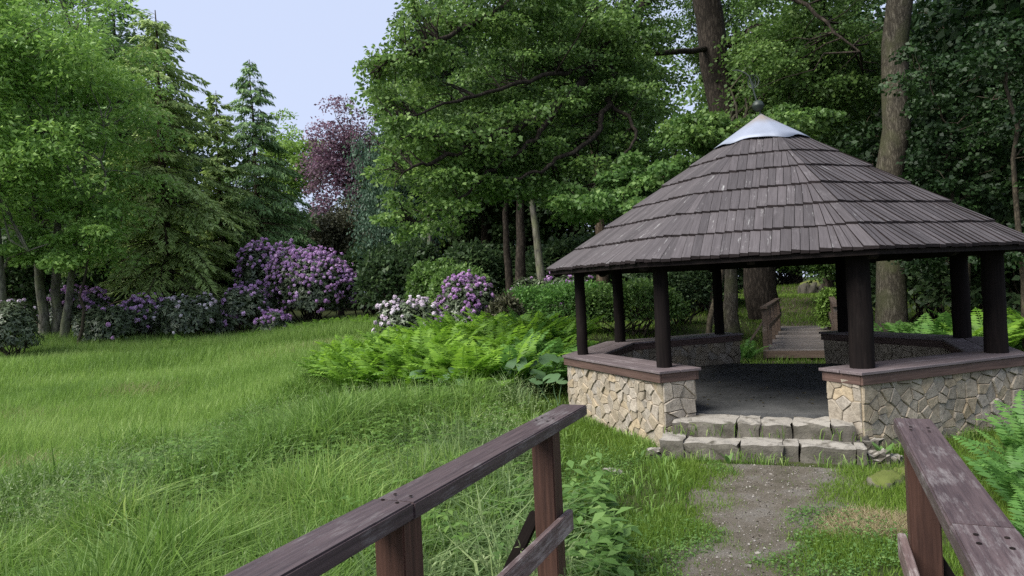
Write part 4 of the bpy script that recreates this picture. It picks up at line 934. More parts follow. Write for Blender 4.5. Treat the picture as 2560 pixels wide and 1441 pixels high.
# great oak whose boughs hang over the clearing
def great_oak():
    rng = np.random.default_rng(61); b = foot(1905, 22); tr = Acc(); cr_ = Acc()
    def lp(pts, r0, r1, k=9):
        P = np.array([at(*p) for p in pts]); n = 5*(len(P)-1)+1; t = np.linspace(0, len(P)-1, n); Q = np.stack([np.interp(t, range(len(P)), P[:, i]) for i in range(3)], 1)
        for _ in range(3): Q[1:-1] = Q[1:-1]*.5+(Q[:-2]+Q[2:])*.25
        Q[1:-1] += rng.normal(size=(n-2, 3))*.035
        V, F = tube(Q-b, np.linspace(r0, r1, n), k); tr.add(V, F); return Q
    lp([(1912, 790, 22), (1885, 640, 22), (1830, 380, 22), (1795, 200, 22), (1765, 0, 22), (1735, -200, 22)], .50, .40, 16)
    limbs = [lp([(1750, -130, 22), (1640, -70, 19.5), (1548, 30, 17.5), (1490, 170, 16.5), (1400, 262, 15.5), (1290, 322, 14.8), (1180, 368, 14.2), (1080, 402, 13.6), (1010, 430, 13.4)], .17, .02),
             lp([(1740, -180, 22), (1655, -60, 19.5), (1590, 40, 18), (1535, 140, 17), (1522, 250, 16.2), (1490, 345, 15.6), (1400, 405, 15), (1310, 440, 14.5), (1240, 452, 14.2)], .12, .02),
             lp([(1735, -190, 22), (1500, -160, 18), (1340, -40, 15.8), (1200, 50, 14.6), (1070, 120, 13.8), (950, 168, 13.2)], .13, .015),
             lp([(1400, 262, 15.5), (1340, 350, 15), (1235, 420, 14.6), (1150, 500, 14.2), (1040, 560, 14)], .07, .015),
             lp([(1490, 170, 16.5), (1360, 190, 15.2), (1220, 230, 14.3), (1080, 270, 13.7), (985, 300, 13.3)], .06, .012),
             lp([(1290, 322, 14.8), (1200, 330, 14), (1090, 340, 13.4), (1000, 350, 13)], .045, .012),
             lp([(1522, 250, 16.2), (1600, 330, 15.5), (1560, 400, 15), (1480, 470, 14.6)], .05, .012),
             lp([(1745, -100, 22), (1900, -60, 20), (2050, 40, 18.5), (2150, 130, 17.6)], .11, .02),
             lp([(1780, 120, 22), (1650, 140, 20), (1560, 100, 19), (1440, 60, 18)], .10, .02)]
    poly = [(1130, -80), (1095, 30), (1060, 100), (990, 150), (1005, 210), (1045, 300), (1015, 400), (1045, 480), (1045, 560), (1100, 570), (1190, 470), (1330, 500), (1430, 540), (1560, 470), (1640, 300), (1690, -80)]
    cen = []; L = np.concatenate(limbs)
    while len(cen) < 330:
        px, py = rng.uniform(910, 1700), rng.uniform(-80, 590)
        if not in_poly(np.array([px]), np.array([py]), poly)[0]: continue
        d = 14.2+(px-950)/750*3.6+rng.normal(0, .8); c = at(px, py, d)
        cen.append(c)
    q = 0
    while q < 135:                             # crown behind the trunk top and towards the right
        px, py = rng.uniform(1640, 2230), rng.uniform(-120, 240)
        if 1585 < px < 1740 and py > 110: continue
        cen.append(at(px, py, rng.uniform(22.8, 25) if px < 1880 else rng.uniform(18, 24))); q += 1
    nb = len(cen); edge = [(1060, -20), (1030, 50), (1000, 95), (955, 130), (925, 160), (940, 215), (970, 260), (980, 310), (955, 380), (965, 430), (985, 500), (975, 560), (1030, 590)]
    for q in range(120):                       # loose sprays along the outer edge
        i = rng.integers(0, len(edge)-1); t = rng.random(); px = edge[i][0]*(1-t)+edge[i+1][0]*t+rng.uniform(-30, 40); py = edge[i][1]*(1-t)+edge[i+1][1]*t+rng.normal(0, 12); cen.append(at(px, py, rng.uniform(13.2, 14.6)))
    cen = np.array(cen); rad = rng.uniform(.26, .75, len(cen)); rad[nb:] = rng.uniform(.12, .30, len(cen)-nb)
    limb_tree([l-b for l in limbs], cen-b, rng, tr, .012)
    clump_leaves(cr_, cen-b, rad, 150, (.090, .72), rng, .32, 0, .9, tint_c=np.clip(.62-.10*(cen[:, 0]+1.5)/3+rng.normal(0, .13, len(cen)), 0, 1))
    V, F, _ = tr.get(); mt = mesh_np('trunk', V, [F], M['bark_dark'], smooth_shade=True); V, F, T = cr_.get(); mc = mesh_np('crown', V, [F], M['leaf_mid'], T)
    plant('oak_tree', (mt, mc), tuple(b), 'great dark oak behind the pavilion with long boughs over the clearing', 'tree')
great_oak()
# young trees right behind the roof
def spray_tree(px, depth, pts, n, label, seed, mleaf, leaf=(.10, .75), rad=.34, n_leaf=150):
    rng = np.random.default_rng(seed); b = foot(px, depth); tr = Acc(); cr_ = Acc(); limbs = []; cen = []
    top = at(pts[0][0], pts[0][1], depth)-b
    P = curve((0, 0, -.2), top, .02, rng, 9, .03); V, F = tube(P, np.linspace(.07, .025, 9), 8); tr.add(V, F); limbs.append(P[3:])
    for (cx_, cy_, rx, ry) in pts:
        c = at(cx_, cy_, depth)-b; q = P[np.argmin(np.linalg.norm(P-c, axis=1)+np.maximum(0, P[:, 2]-c[2]))]
        Lb = curve(q, c, .08, rng, 7, .06); V, F = tube(Lb, np.linspace(.022, .008, 7), 5); tr.add(V, F); limbs.append(Lb)
        for j in range(n):
            a, r = rng.uniform(0, 6.28), rng.random()**.6; cen.append(at(cx_+rx*r*math.cos(a), cy_+ry*r*math.sin(a), depth+rng.normal(0, .5))-b)
    cen = np.array(cen); limb_tree(limbs, cen, rng, tr, .007); clump_leaves(cr_, cen, rad*rng.uniform(.6, 1.3, len(cen)), n_leaf, leaf, rng, .45)
    V, F, _ = tr.get(); mt = mesh_np('trunk', V, [F], M['twig'], smooth_shade=True); V, F, T = cr_.get(); mc = mesh_np('crown', V, [F], mleaf, T)
    plant('young_tree', (mt, mc), tuple(b), label, 'tree')
spray_tree(1640, 14.6, [(1660, 420, 110, 45), (1580, 440, 60, 40), (1740, 330, 90, 50), (1450, 500, 60, 40), (1560, 500, 80, 30)], 13, 'young leafy tree pressing against the left slope of the roof', 71, M['leaf_herb'])
spray_tree(1760, 14.2, [(1840, 320, 90, 35), (1720, 320, 80, 35), (2000, 300, 90, 35)], 9, 'young tree just behind the roof peak', 72, M['leaf_mid'])
spray_tree(2420, 15.5, [(2380, 330, 90, 120), (2480, 250, 90, 60), (2400, 500, 80, 60), (2470, 330, 70, 40), (2330, 420, 60, 60), (2420, 600, 100, 60), (2320, 640, 60, 60), (2300, 180, 60, 100)], 12, 'tall dark understorey tree right of the grey trunk', 73, M['leaf_shaded'], rad=.4, n_leaf=120)
spray_tree(2560, 13.5, [(2520, 120, 80, 80), (2560, 600, 90, 80), (2600, 350, 90, 120)], 12, 'dark leafy tree at the right edge of the picture', 74, M['leaf_shaded'], rad=.4, n_leaf=120)
spray_tree(185, 26, [(225, 600, 60, 40), (120, 570, 80, 45), (250, 560, 40, 40), (50, 620, 60, 40), (150, 640, 60, 25)], 11, 'light ash growth hanging low in front of the three grey stems', 76, M['leaf_ash'], rad=.5, n_leaf=110, leaf=(.17, .5))
spray_tree(2090, 30, [(2060, 670, 40, 30), (2110, 640, 60, 50), (1990, 640, 50, 40)], 10, 'leafy sapling over the far path', 75, M['leaf_mid'], rad=.5, n_leaf=90, leaf=(.16, .7))

# the wood behind: crowns of three kinds, each tree its own
protos = []
for j, (ml, mb_) in enumerate(((M['leaf_mid'], M['bark_brown']), (M['leaf_dark'], M['bark_dark']), (M['leaf_shaded'], M['bark_brown']), (M['leaf_mid'], M['bark_dark']))):
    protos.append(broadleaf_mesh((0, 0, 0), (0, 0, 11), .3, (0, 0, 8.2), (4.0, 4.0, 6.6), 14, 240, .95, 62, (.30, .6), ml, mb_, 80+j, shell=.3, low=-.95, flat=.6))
WOOD_AT = ['far left behind the ash stems', 'behind the left half of the ash crown', 'between the ash crown and the tall fir', 'directly behind the tall fir', 'low behind the hemlock and the shaggy conifer', 'low behind the blue green spruce',
 'low behind the pale lime tree', 'low behind the copper beech', 'behind the weeping birch', 'behind the slim pale trunk', 'behind the tip of the overhanging boughs', 'behind the two dark trunks', 'behind the leaning pale trunk', 'behind the thick hanging boughs', 'low in the bright gap left of the great oak trunk',
 'low and far behind the great oak trunk', 'right behind the great oak trunk', 'above the far path beyond the roof peak', 'between the roof peak and the thick grey trunk', 'just right of the thick grey trunk', 'dark, behind the understorey tree on the right', 'dark and far, above the right roof slope', 'dark, near the top right corner', 'dark and far at the right edge', 'dark, just past the right edge', 'dark, added for shade right of the pavilion beyond the view', 'dark, added for shade beyond the view, far right of the footbridge']
def wood(px, depth, top_py, j, label, wide=1.0):
    b = foot(px, depth); h = at(px, top_py, depth)[2]-b[2]; s = h/14.8
    plant('forest_tree', protos[j], tuple(b), label, 'tree', 'trees of the wood behind', rz=(px*.37) % 6.28, scale=(s*wide, s*wide, s))
k = 0
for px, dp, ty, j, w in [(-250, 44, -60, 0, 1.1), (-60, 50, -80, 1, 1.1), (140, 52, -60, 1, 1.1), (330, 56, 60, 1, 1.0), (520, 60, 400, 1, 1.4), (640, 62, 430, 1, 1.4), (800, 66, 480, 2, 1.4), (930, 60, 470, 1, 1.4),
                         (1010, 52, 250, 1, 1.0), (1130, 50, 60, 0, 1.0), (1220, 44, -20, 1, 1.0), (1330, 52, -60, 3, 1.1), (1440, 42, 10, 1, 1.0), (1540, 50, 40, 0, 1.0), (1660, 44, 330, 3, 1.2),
                         (1760, 58, 300, 1, 1.2), (1900, 44, -40, 3, .8), (1990, 58, 0, 0, 1.1), (2120, 46, -60, 3, 1.0), (2230, 34, -60, 2, 1.0), (2330, 28, -80, 2, .9), (2430, 36, -100, 2, 1.0), (2500, 24, -200, 2, .9), (2590, 30, -200, 2, 1.0), (2690, 22, -300, 2, 1.0), (2800, 17, -500, 2, 1.0), (3050, 14, -700, 2, 1.0)]:  # last two trees stand unseen, added to shade the right side
    k += 1
    where_ = WOOD_AT[k-1]; side = 'left of the hemlock' if px < 300 else 'low behind the conifers' if px < 760 else 'below the copper beech' if px < 960 else 'behind the overhanging boughs' if px < 1500 else 'behind the pavilion roof' if px < 2200 else 'in the dark wood on the right'
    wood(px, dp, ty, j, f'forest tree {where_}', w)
# understorey bushes between the trunks
ush = [shrub_mesh((1.6, 1.4, 2.4), 5200, (.17, .62), m_, 90+i, lobes=8, whorl=False) for i, m_ in enumerate((M['leaf_mid'], M['leaf_dark'], M['leaf_lime']))]
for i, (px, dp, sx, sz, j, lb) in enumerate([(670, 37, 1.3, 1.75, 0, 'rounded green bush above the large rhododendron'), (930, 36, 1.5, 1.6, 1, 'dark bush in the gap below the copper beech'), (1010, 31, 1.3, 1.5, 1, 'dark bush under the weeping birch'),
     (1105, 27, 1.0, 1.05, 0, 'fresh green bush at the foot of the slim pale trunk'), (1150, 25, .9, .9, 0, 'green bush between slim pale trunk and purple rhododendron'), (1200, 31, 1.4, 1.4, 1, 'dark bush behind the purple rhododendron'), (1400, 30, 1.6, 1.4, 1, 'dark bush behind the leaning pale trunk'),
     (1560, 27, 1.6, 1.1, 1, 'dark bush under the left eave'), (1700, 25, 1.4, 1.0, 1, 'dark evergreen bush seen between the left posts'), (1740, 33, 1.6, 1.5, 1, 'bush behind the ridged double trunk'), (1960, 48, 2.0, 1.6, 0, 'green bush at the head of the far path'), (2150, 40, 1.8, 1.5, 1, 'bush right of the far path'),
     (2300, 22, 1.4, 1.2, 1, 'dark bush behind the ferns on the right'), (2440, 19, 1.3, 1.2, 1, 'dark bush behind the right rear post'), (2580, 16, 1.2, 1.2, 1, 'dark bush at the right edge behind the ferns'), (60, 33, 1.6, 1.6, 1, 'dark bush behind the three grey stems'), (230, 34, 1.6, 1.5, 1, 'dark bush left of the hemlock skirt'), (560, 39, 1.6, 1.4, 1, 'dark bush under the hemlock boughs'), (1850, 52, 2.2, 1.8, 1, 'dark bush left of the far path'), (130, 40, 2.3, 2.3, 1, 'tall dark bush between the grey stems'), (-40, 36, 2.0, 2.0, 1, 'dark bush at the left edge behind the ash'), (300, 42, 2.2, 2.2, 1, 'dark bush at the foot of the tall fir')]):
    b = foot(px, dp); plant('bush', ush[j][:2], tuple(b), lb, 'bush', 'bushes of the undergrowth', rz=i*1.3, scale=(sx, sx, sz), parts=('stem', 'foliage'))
for i in range(23):
    px = -330+i*135; dp = 58+6*math.sin(i*2.1); b = foot(px, dp); s_ = 2.6+.5*math.sin(i*1.7)
    where = 'behind the three grey stems' if px < 250 else 'behind the conifers' if px < 720 else 'behind the copper beech' if px < 1000 else 'deep in the central wood' if px < 1500 else 'beyond the pavilion' if px < 2150 else 'in the dark right hand wood'
    where += ['', ', low left one', ', low right one', ', middle one', ', far one'][i % 5]
    plant('thicket_bush', ush[1][:2] if i % 3 else ush[0][:2], tuple(b), f'tall thicket bush {where}', 'bush', 'tall thicket bushes closing the wood', rz=i*2.1, scale=(s_, s_, s_*.95), parts=('stem', 'foliage'))
ms, mc, _ = shrub_mesh((1.35, 1.3, 3.4), 9000, (.17, .6), M['leaf_silver'], 99, lobes=8, whorl=False); b = foot(770, 38)
plant('silver_bush', (ms, mc), tuple(b), 'silvery green bush right of the blue green spruce', 'bush', parts=('stem', 'foliage'))
# clipped evergreen mass behind the fern bed
for i, (px, dp, r, lb, m_) in enumerate([(1400, 20.5, (1.9, 1.3, 1.45), 'spreading evergreen mound behind the fern bed', M['leaf_fern_dark']), (1570, 19.5, (1.8, 1.2, 1.45), 'evergreen mound seen between the left posts', M['leaf_mid']), (1700, 21, (1.4, 1.2, 1.9), 'dark yew bush left of the ridged double trunk', M['leaf_dark']), (1262, 18.6, (.62, .6, 1.35), 'small brownish bush right of the purple rhododendron', M['leaf_brown']), (1215, 19.5, (.5, .5, .8), 'small bright green bush beside the brownish bush', M['leaf_fern_dark']), (2082, 21, (.55, .5, 1.5), 'small yellowish bush at the end of the far footbridge', M['leaf_lime']), (1065, 24, (.8, .7, 1.3), 'yellow green bush behind the white rhododendron', M['leaf_lime'])]):
    ms, mc, _ = shrub_mesh(r, 9000 if i < 3 else 3600, (.11, .5), m_, 110+i, lobes=7, whorl=False); plant('bush', (ms, mc), tuple(foot(px, dp)), lb, 'bush', parts=('stem', 'foliage'))

# ------------------------------------------------------------------ rhododendrons
RH = [  # px, depth, half width, half depth, height, leaves, flowers, petal, label, ftop
 (785, 32, 2.0, 1.7, 3.35, 24000, 460, 'petal_purple', 'largest rhododendron, a dome covered with purple blossom', 1.0),
 (665, 33.5, 1.45, 1.4, 3.95, 15000, 230, 'petal_purple', 'tall purple rhododendron left of the largest dome', 1.3),
 (600, 30, .95, .9, 2.1, 7000, 30, 'petal_purple', 'dark rhododendron bush below the tall purple one', .5),
 (680, 29, .75, .7, 1.0, 4200, 60, 'petal_violet', 'low rhododendron with violet blossom down in the grass', .2),
 (545, 29.5, .7, .7, 1.25, 4200, 70, 'petal_purple', 'small rhododendron with a few blossoms right of the grey one', .3),
 (470, 28.5, 1.3, 1.1, 1.85, 9500, 30, 'petal_pale', 'greyish rhododendron with hardly any blossom', .3),
 (360, 29.5, 1.15, 1.0, 1.9, 7500, 110, 'petal_purple', 'rhododendron with scattered lilac blossom below the hemlock', .6),
 (265, 27, 1.0, .9, 1.6, 7500, 10, 'petal_purple', 'dark round rhododendron without blossom standing forward', .6),
 (195, 29.5, .95, .9, 1.9, 6500, 110, 'petal_purple', 'lilac rhododendron right of the three grey stems', .6),
 (20, 23.5, 1.05, 1.0, 2.1, 8000, 10, 'petal_pale', 'dark bush at the left edge of the meadow', .5),
 (1010, 20.5, .88, .8, 1.45, 9500, 60, 'petal_pale', 'white flowering rhododendron at the end of the meadow', .8),
 (1165, 21.5, .95, .9, 2.0, 11000, 165, 'petal_violet', 'violet rhododendron behind the fern bed', .9),
 (1085, 20.3, .42, .4, .85, 2600, 40, 'petal_violet', 'small violet rhododendron between the white and the violet one', .3),
 (1335, 26.5, .9, .8, 1.6, 5000, 5, 'petal_purple', 'shaded rhododendron behind the leaning pale trunk', .6),
 (1425, 24.5, .9, .8, 1.75, 5000, 60, 'petal_violet', 'shaded violet rhododendron under the left eave corner', .6)]
for i, (px, dp, rx, ry, h, nl, nf, pm, lb, ft) in enumerate(RH):
    me = shrub_mesh((rx*1.12, ry*1.12, h), nl, (.17 if dp > 24 else .13, .36), M['leaf_rhodo'], 130+i, lobes=9, flowers=int(nf*1.6), mflower=M[pm], fsize=.125 if dp > 24 else .10, ftop=ft)
    plant('rhododendron', me, tuple(foot(px, dp)), lb, 'shrub', 'rhododendrons round the clearing', parts=('stem', 'foliage', 'blossom'))

# ------------------------------------------------------------------ ferns, butterbur, boulders
fern = [fern_mesh(150+i, 11, .98, M['leaf_fern'], 16) for i in range(5)]; fdk = [fern_mesh(160+i, 11, .95, M['leaf_fern_dark'], 16) for i in range(3)]
rng = np.random.default_rng(17)
bed = [(-4.5, 16.7), (-4.1, 14.8), (-3.1, 13.2), (-1.8, 12.3), (-.8, 11.5), (.3, 11.5), (.72, 12.6), (.7, 14), (1.5, 16), (1.2, 18), (-1.2, 18.4), (-2.6, 18), (-4.2, 18.2)]
pts = []; tries = 0
while len(pts) < 185 and tries < 14000:
    tries += 1; p = (rng.uniform(-5, 1.6), rng.uniform(11.4, 18.5))
    if in_poly(np.array([p[0]]), np.array([p[1]]), bed)[0] and all((p[0]-q[0])**2+(p[1]-q[1])**2 > .33**2 for q in pts): pts.append(p)
def put_fern(me, x, y, s, label, group):
    o = obj('fern', me); o.location = (x, y, g1(x, y)-.02); o.rotation_euler = (rng.normal(0, .08), rng.normal(0, .08), rng.uniform(0, 6.28)); o.scale = (s, s, s*rng.uniform(.9, 1.15)); tag(o, label, 'fern', group)
for i, (x, y) in enumerate(pts):
    put_fern(fern[i % 5] if (x < -.2 or rng.random() < .4) else fdk[i % 3], x, y, rng.uniform(.95, 1.3)*(1-.25*smooth(-2.5, -4.8, x)), 'bright fern at the left tip of the fern bed' if x < -3.2 else 'fern in the front row of the dense bed left of the pavilion' if y < 13.6 else 'dark fern in the bed close to the pavilion' if x > .2 else 'bright green fern inside the dense bed left of the pavilion', 'ferns of the bed left of the pavilion')
for i in range(26):
    x, y = rng.uniform(8.0, 10.8), rng.uniform(12.6, 16.0)
    put_fern(fdk[i % 3] if y > 13.4 else fern[i % 5], x, y, rng.uniform(.9, 1.25), 'fern growing behind the right side of the pavilion', 'ferns behind the pavilion')
for i, (x, y, s) in enumerate([(4.25, 5.9, 1.0), (4.55, 6.35, 1.0), (3.75, 5.2, .95), (3.35, 4.55, .9), (4.0, 5.5, .9), (4.9, 6.6, 1.1), (3.6, 4.75, .8), (4.7, 5.9, 1.0), (3.05, 4.2, .7)]):
    put_fern(fdk[i % 3], x, y, s*.62, 'near fern beside the right handrail', 'near ferns beside the right handrail')
for i, (px, dp) in enumerate([(745, 27.5), (770, 28), (800, 28.3), (835, 28.6), (430, 26.5), (450, 26.8), (905, 27.5), (940, 27), (890, 29), (965, 28.5), (620, 27.8), (1840, 15.5), (1860, 15.8), (2205, 14.6), (1500, 14.2), (1530, 14.4)]):
    b = foot(px, dp); put_fern(fern[i % 5] if px < 1000 else fdk[i % 3], b[0], b[1], rng.uniform(.6, .85), 'small fern at the edge of the shrubs', 'small ferns along the shrub edge')
def round_leaf(r, rng):
    n = 18; a = np.linspace(.35, 2*np.pi-.35, n); rr = r*(1+.06*np.sin(a*7+rng.uniform(0, 6)))
    V = [(0, 0, 0)]+[(rr[i]*.5*math.cos(a[i]), rr[i]*.5*math.sin(a[i]), .05*r) for i in range(n)]+[(rr[i]*math.cos(a[i]), rr[i]*math.sin(a[i]), -.04*r+.06*r*math.sin(3*a[i])) for i in range(n)]
    F3 = [(0, 1+i, 2+i) for i in range(n-1)]; F4 = [(1+i, 1+n+i, 2+n+i, 2+i) for i in range(n-1)]; return np.array(V), F3, F4
def butterbur(px, depth, leaves, label):
    b = foot(px, depth); root = empty('butterbur', tuple(b)); tag(root, label, 'plant')
    for (lx, ly, d, r) in leaves:
        c = at(lx, ly, d)-b; V, F3, F4 = round_leaf(r, rng); tx, ty = rng.uniform(.25, .6), rng.uniform(-.35, .35)
        R = Matrix.Rotation(ty, 3, 'Y') @ Matrix.Rotation(tx, 3, 'X') @ Matrix.Rotation(rng.uniform(0, 6.28), 3, 'Z')
        V = np.array([tuple(R @ Vector(v)) for v in V])+c; t = np.clip(rng.normal(.5, .12), 0, 1)
        obj('leaf', mesh_np('leaf', V, [F3, F4], M['leaf_butterbur'], np.full(len(V), t), smooth_shade=True), root)
        Vt, Ft = tube(curve((rng.normal(0, .05), rng.normal(0, .05), -.05), c-np.array((0, 0, .01)), -.05, rng, 6, .03), np.linspace(.012, .007, 6), 6); obj('leaf_stalk', mesh_np('leaf_stalk', Vt, [Ft], M['leaf_butterbur'], np.full(len(Vt), .6)), root)
butterbur(1325, 11.2, [(1290, 912, 11.3, .19), (1322, 905, 11.6, .15), (1372, 900, 11.5, .18), (1345, 935, 11.2, .13), (1395, 895, 11.8, .14)], 'butterbur with big round leaves in front of the ferns')
butterbur(1370, 10.6, [(1340, 953, 10.6, .11), (1378, 945, 10.7, .15), (1404, 952, 10.6, .11)], 'low butterbur with round leaves beside the pavilion wall')
butterbur(1130, 11.4, [(1045, 935, 11.8, .15), (1140, 925, 11.6, .13), (1155, 955, 11.2, .12), (1110, 945, 11.4, .11)], 'butterbur half hidden in the tall grass before the ferns')
def dock(px, py, depth, n, L, label, seed):
    r_ = np.random.default_rng(seed); b = at(px, py, depth); b[2] = g1(b[0], b[1]); root = empty('dock_plant', tuple(b)); tag(root, label, 'plant')
    for k in range(n):
        a = r_.uniform(0, 6.28); l = L*r_.uniform(.7, 1.2); s = np.linspace(0, 1, 6); B = np.stack([np.cos(a)*l*.5*s**1.5, np.sin(a)*l*.5*s**1.5, l*s-.25*l*s**2], 1); w = l*.16*np.sin(np.pi*np.clip(s*.9+.06, 0, 1)); sd = np.array((-math.sin(a), math.cos(a), 0))
        V = np.concatenate([B-sd*w[:, None], B+sd*w[:, None]]); i = np.arange(5); obj('leaf', mesh_np('leaf', V, [np.stack([i, i+1, 7+i, 6+i], 1)], M['leaf_herb'], np.full(12, r_.uniform(.3, .8)), smooth_shade=True), root)
dock(2208, 1120, 6.9, 7, .22, 'dock plant at the right corner of the stone wall', 1)
dock(1820, 1140, 7.1, 5, .15, 'small dock plant in front of the lower step', 2)
dock(1600, 1100, 7.6, 5, .14, 'small dock plant at the foot of the left wall', 3)
def boulder(px, py, depth, s, mat, label, seed, name='boulder', cat='boulder', sink=.25):
    b = at(px, py, depth); z = g1(b[0], b[1]); o = rough(name, s[0], s[1], s[2], mat, seed, None, (b[0], b[1], z+s[2]*(.5-sink)), seed*.7, cuts=5, amt=.14, rnd=.75, smooth_shade=True); tag(o, label, cat)
boulder(1602, 838, 14.2, (.62, .5, .55), M['boulder'], 'mossy boulder beyond the left wall of the pavilion', 201)
boulder(2023, 715, 38, (1.0, .8, .9), M['boulder'], 'dark boulder beside the far path', 202)
boulder(2215, 1195, 6.2, (.40, .24, .13), M['boulder'], 'flat stone in the grass right of the steps', 203, 'stone', 'stone', sink=.4)
boulder(2268, 1180, 6.35, (.28, .2, .11), M['boulder'], 'smaller flat stone at the foot of the right wall', 204, 'stone', 'stone', sink=.4)
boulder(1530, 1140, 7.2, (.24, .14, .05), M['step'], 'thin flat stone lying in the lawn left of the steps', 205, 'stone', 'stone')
for i, (px, py, s) in enumerate([(1870, 1412, .05), (1862, 1397, .03), (1895, 1380, .045), (1783, 1330, .025), (1825, 1385, .04), (1850, 1365, .03), (1893, 1408, .03)]):
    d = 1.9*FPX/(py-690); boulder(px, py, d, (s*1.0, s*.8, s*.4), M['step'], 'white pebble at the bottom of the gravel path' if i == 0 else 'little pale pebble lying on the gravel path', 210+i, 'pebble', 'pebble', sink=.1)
    if i: bpy.data.objects[-1] if False else None
for o in COL.objects:
    if o.name.startswith('pebble') and o.get('label', '').startswith('little'): o['group'] = 'pebbles on the path'

# ------------------------------------------------------------------ grass and herbs
rng = np.random.default_rng(23)
def xb(y): return .35*(vnoise(y, y*0, 1.3, 77)-.5)+.3*(vnoise(y, y*0+5, 4.1, 78)-.5)+np.interp(y, [3, 5, 7.6, 11, 16, 20, 24], [-6.2, -5.8, -5.6, -5.5, -4.4, -3.2, -2.6])       # foot of the bank
def tall(x, y): return smooth(.75, -.7, x+.35*(vnoise(x, y, .7, 1)-.5))*smooth(18, 14, y)                      # 1 on the rank bank, 0 on the lawn
def in_pav(x, y):
    u, v = lg(x, y); return np.maximum.reduce([np.abs(u), np.abs(v), (np.abs(u)+np.abs(v))*.7071]) < 2.78
def in_steps(x, y):
    u, v = lg(x, y); return (np.abs(u) < 1.15) & (v > -3.42) & (v < -2.4)
def in_deck(x, y):
    r = np.stack([x-deck_c[0], y-deck_c[1]], -1); return (r@D < .06) & (np.abs(r@U) < .86)
def in_back(x, y):
    u, v = lg(x, y); return (u > -.55) & (u < 1.05) & (v > 6) & (v < 14.3)
def free(x, y): return ~(in_pav(x, y) | in_steps(x, y) | in_deck(x, y) | in_back(x, y))
# lawn round the pavilion
def k_lawn(x, y):
    pd = path_d(x, y); dens = (.05+.95*smooth(-.10, .18, pd))*(.25+.75*smooth(.18, .5, vnoise(x, y, 1.6, 6)))
    straw = smooth(.5, .2, np.hypot((x-2.62)*1.0, (y-5.25)*1.5)); return free(x, y) & (rng.random(x.shape) < dens*(1-.85*straw)*(1-.8*tall(x, y)))
P = scatter(120000, (-1.2, 6.5), (3.2, 9.5), k_lawn, rng, .25); n = len(P)
hh = (.035+.06*vnoise(P[:, 0], P[:, 1], 2.3, 7))*rng.uniform(.6, 1.5, n)*(1+1.2*tall(P[:, 0], P[:, 1]))*(.5+.5*smooth(0, .5, path_d(P[:, 0], P[:, 1])))
tt = np.clip(.28+.55*vnoise(P[:, 0], P[:, 1], 1.3, 8)+rng.normal(0, .15, n), 0, 1)
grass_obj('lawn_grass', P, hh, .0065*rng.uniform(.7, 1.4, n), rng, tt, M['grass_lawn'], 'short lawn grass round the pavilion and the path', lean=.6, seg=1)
def k_lawn2(x, y): return free(x, y) & (x > xb(y)) & (rng.random(x.shape) < .9)
P = scatter(80000, (-3, 22), (9, 44), k_lawn2, rng, .3); n = len(P)
grass_obj('lawn_grass', P, .10*rng.uniform(.5, 1.6, n), (.006+.0008*P[:, 1])*rng.uniform(.7, 1.4, n), rng, np.clip(.2+.5*vnoise(P[:, 0], P[:, 1], .8, 8)+rng.normal(0, .15, n), 0, 1), M['grass_lawn'], 'thin woodland grass behind the pavilion and along the far path', lean=.6, seg=1)
# clover and small leaves in the lawn
P = scatter(26000, (-1, 6), (3.4, 9.2), lambda x, y: free(x, y) & (path_d(x, y) > .12) & (vnoise(x, y, 1.1, 12) > .48), rng, .3); n = len(P); P[:, 2] += rng.uniform(.01, .06, n)
Dv = rdir(rng, n); Dv[:, 2] *= .3; N = rng.normal(size=(n, 3))*.3; N[:, 2] += 1
V, F, T = leaf_quads(P, Dv, N, .022*rng.uniform(.6, 1.5, n), .017*rng.uniform(.6, 1.4, n), np.clip(rng.normal(.45, .2, n), 0, 1)); tag(obj('lawn_herbs', mesh_np('lawn_herbs', V, [F], M['leaf_herb'], T)), 'small clover leaves among the lawn grass', 'weeds', kind='stuff')
# dry patch
P = scatter(7000, (1.9, 3.4), (4.7, 5.8), lambda x, y: rng.random(x.shape) < smooth(.52, .25, np.hypot((x-2.62), (y-5.25)*1.5)+.25*(vnoise(x, y, 6, 2)-.5)), rng); n = len(P)
grass_obj('dry_grass', P, .05*rng.uniform(.4, 1.4, n), .006, rng, rng.random(n), M['straw'], 'patch of dead straw coloured grass by the right handrail', lean=1.6, seg=1)
# grit and tiny stones of the path
P = scatter(2600, (.5, 3.6), (3.4, 7.1), lambda x, y: free(x, y) & (rng.random(x.shape) < smooth(.18, -.1, path_d(x, y))), rng, .3); n = len(P); P[:, 2] += .014; Dv = rdir(rng, n); Dv[:, 2] *= .2; N = rng.normal(size=(n, 3))*.45; N[:, 2] += 1; l = .006+.018*rng.random(n)**4
V, F, T = leaf_quads(P, Dv, N, l, l*.8, rng.random(n), .3); tag(obj('path_gravel', mesh_np('path_gravel', V, [F], M['grit'], T)), 'fine grit and crumbs of stone on the path', 'gravel', kind='stuff')
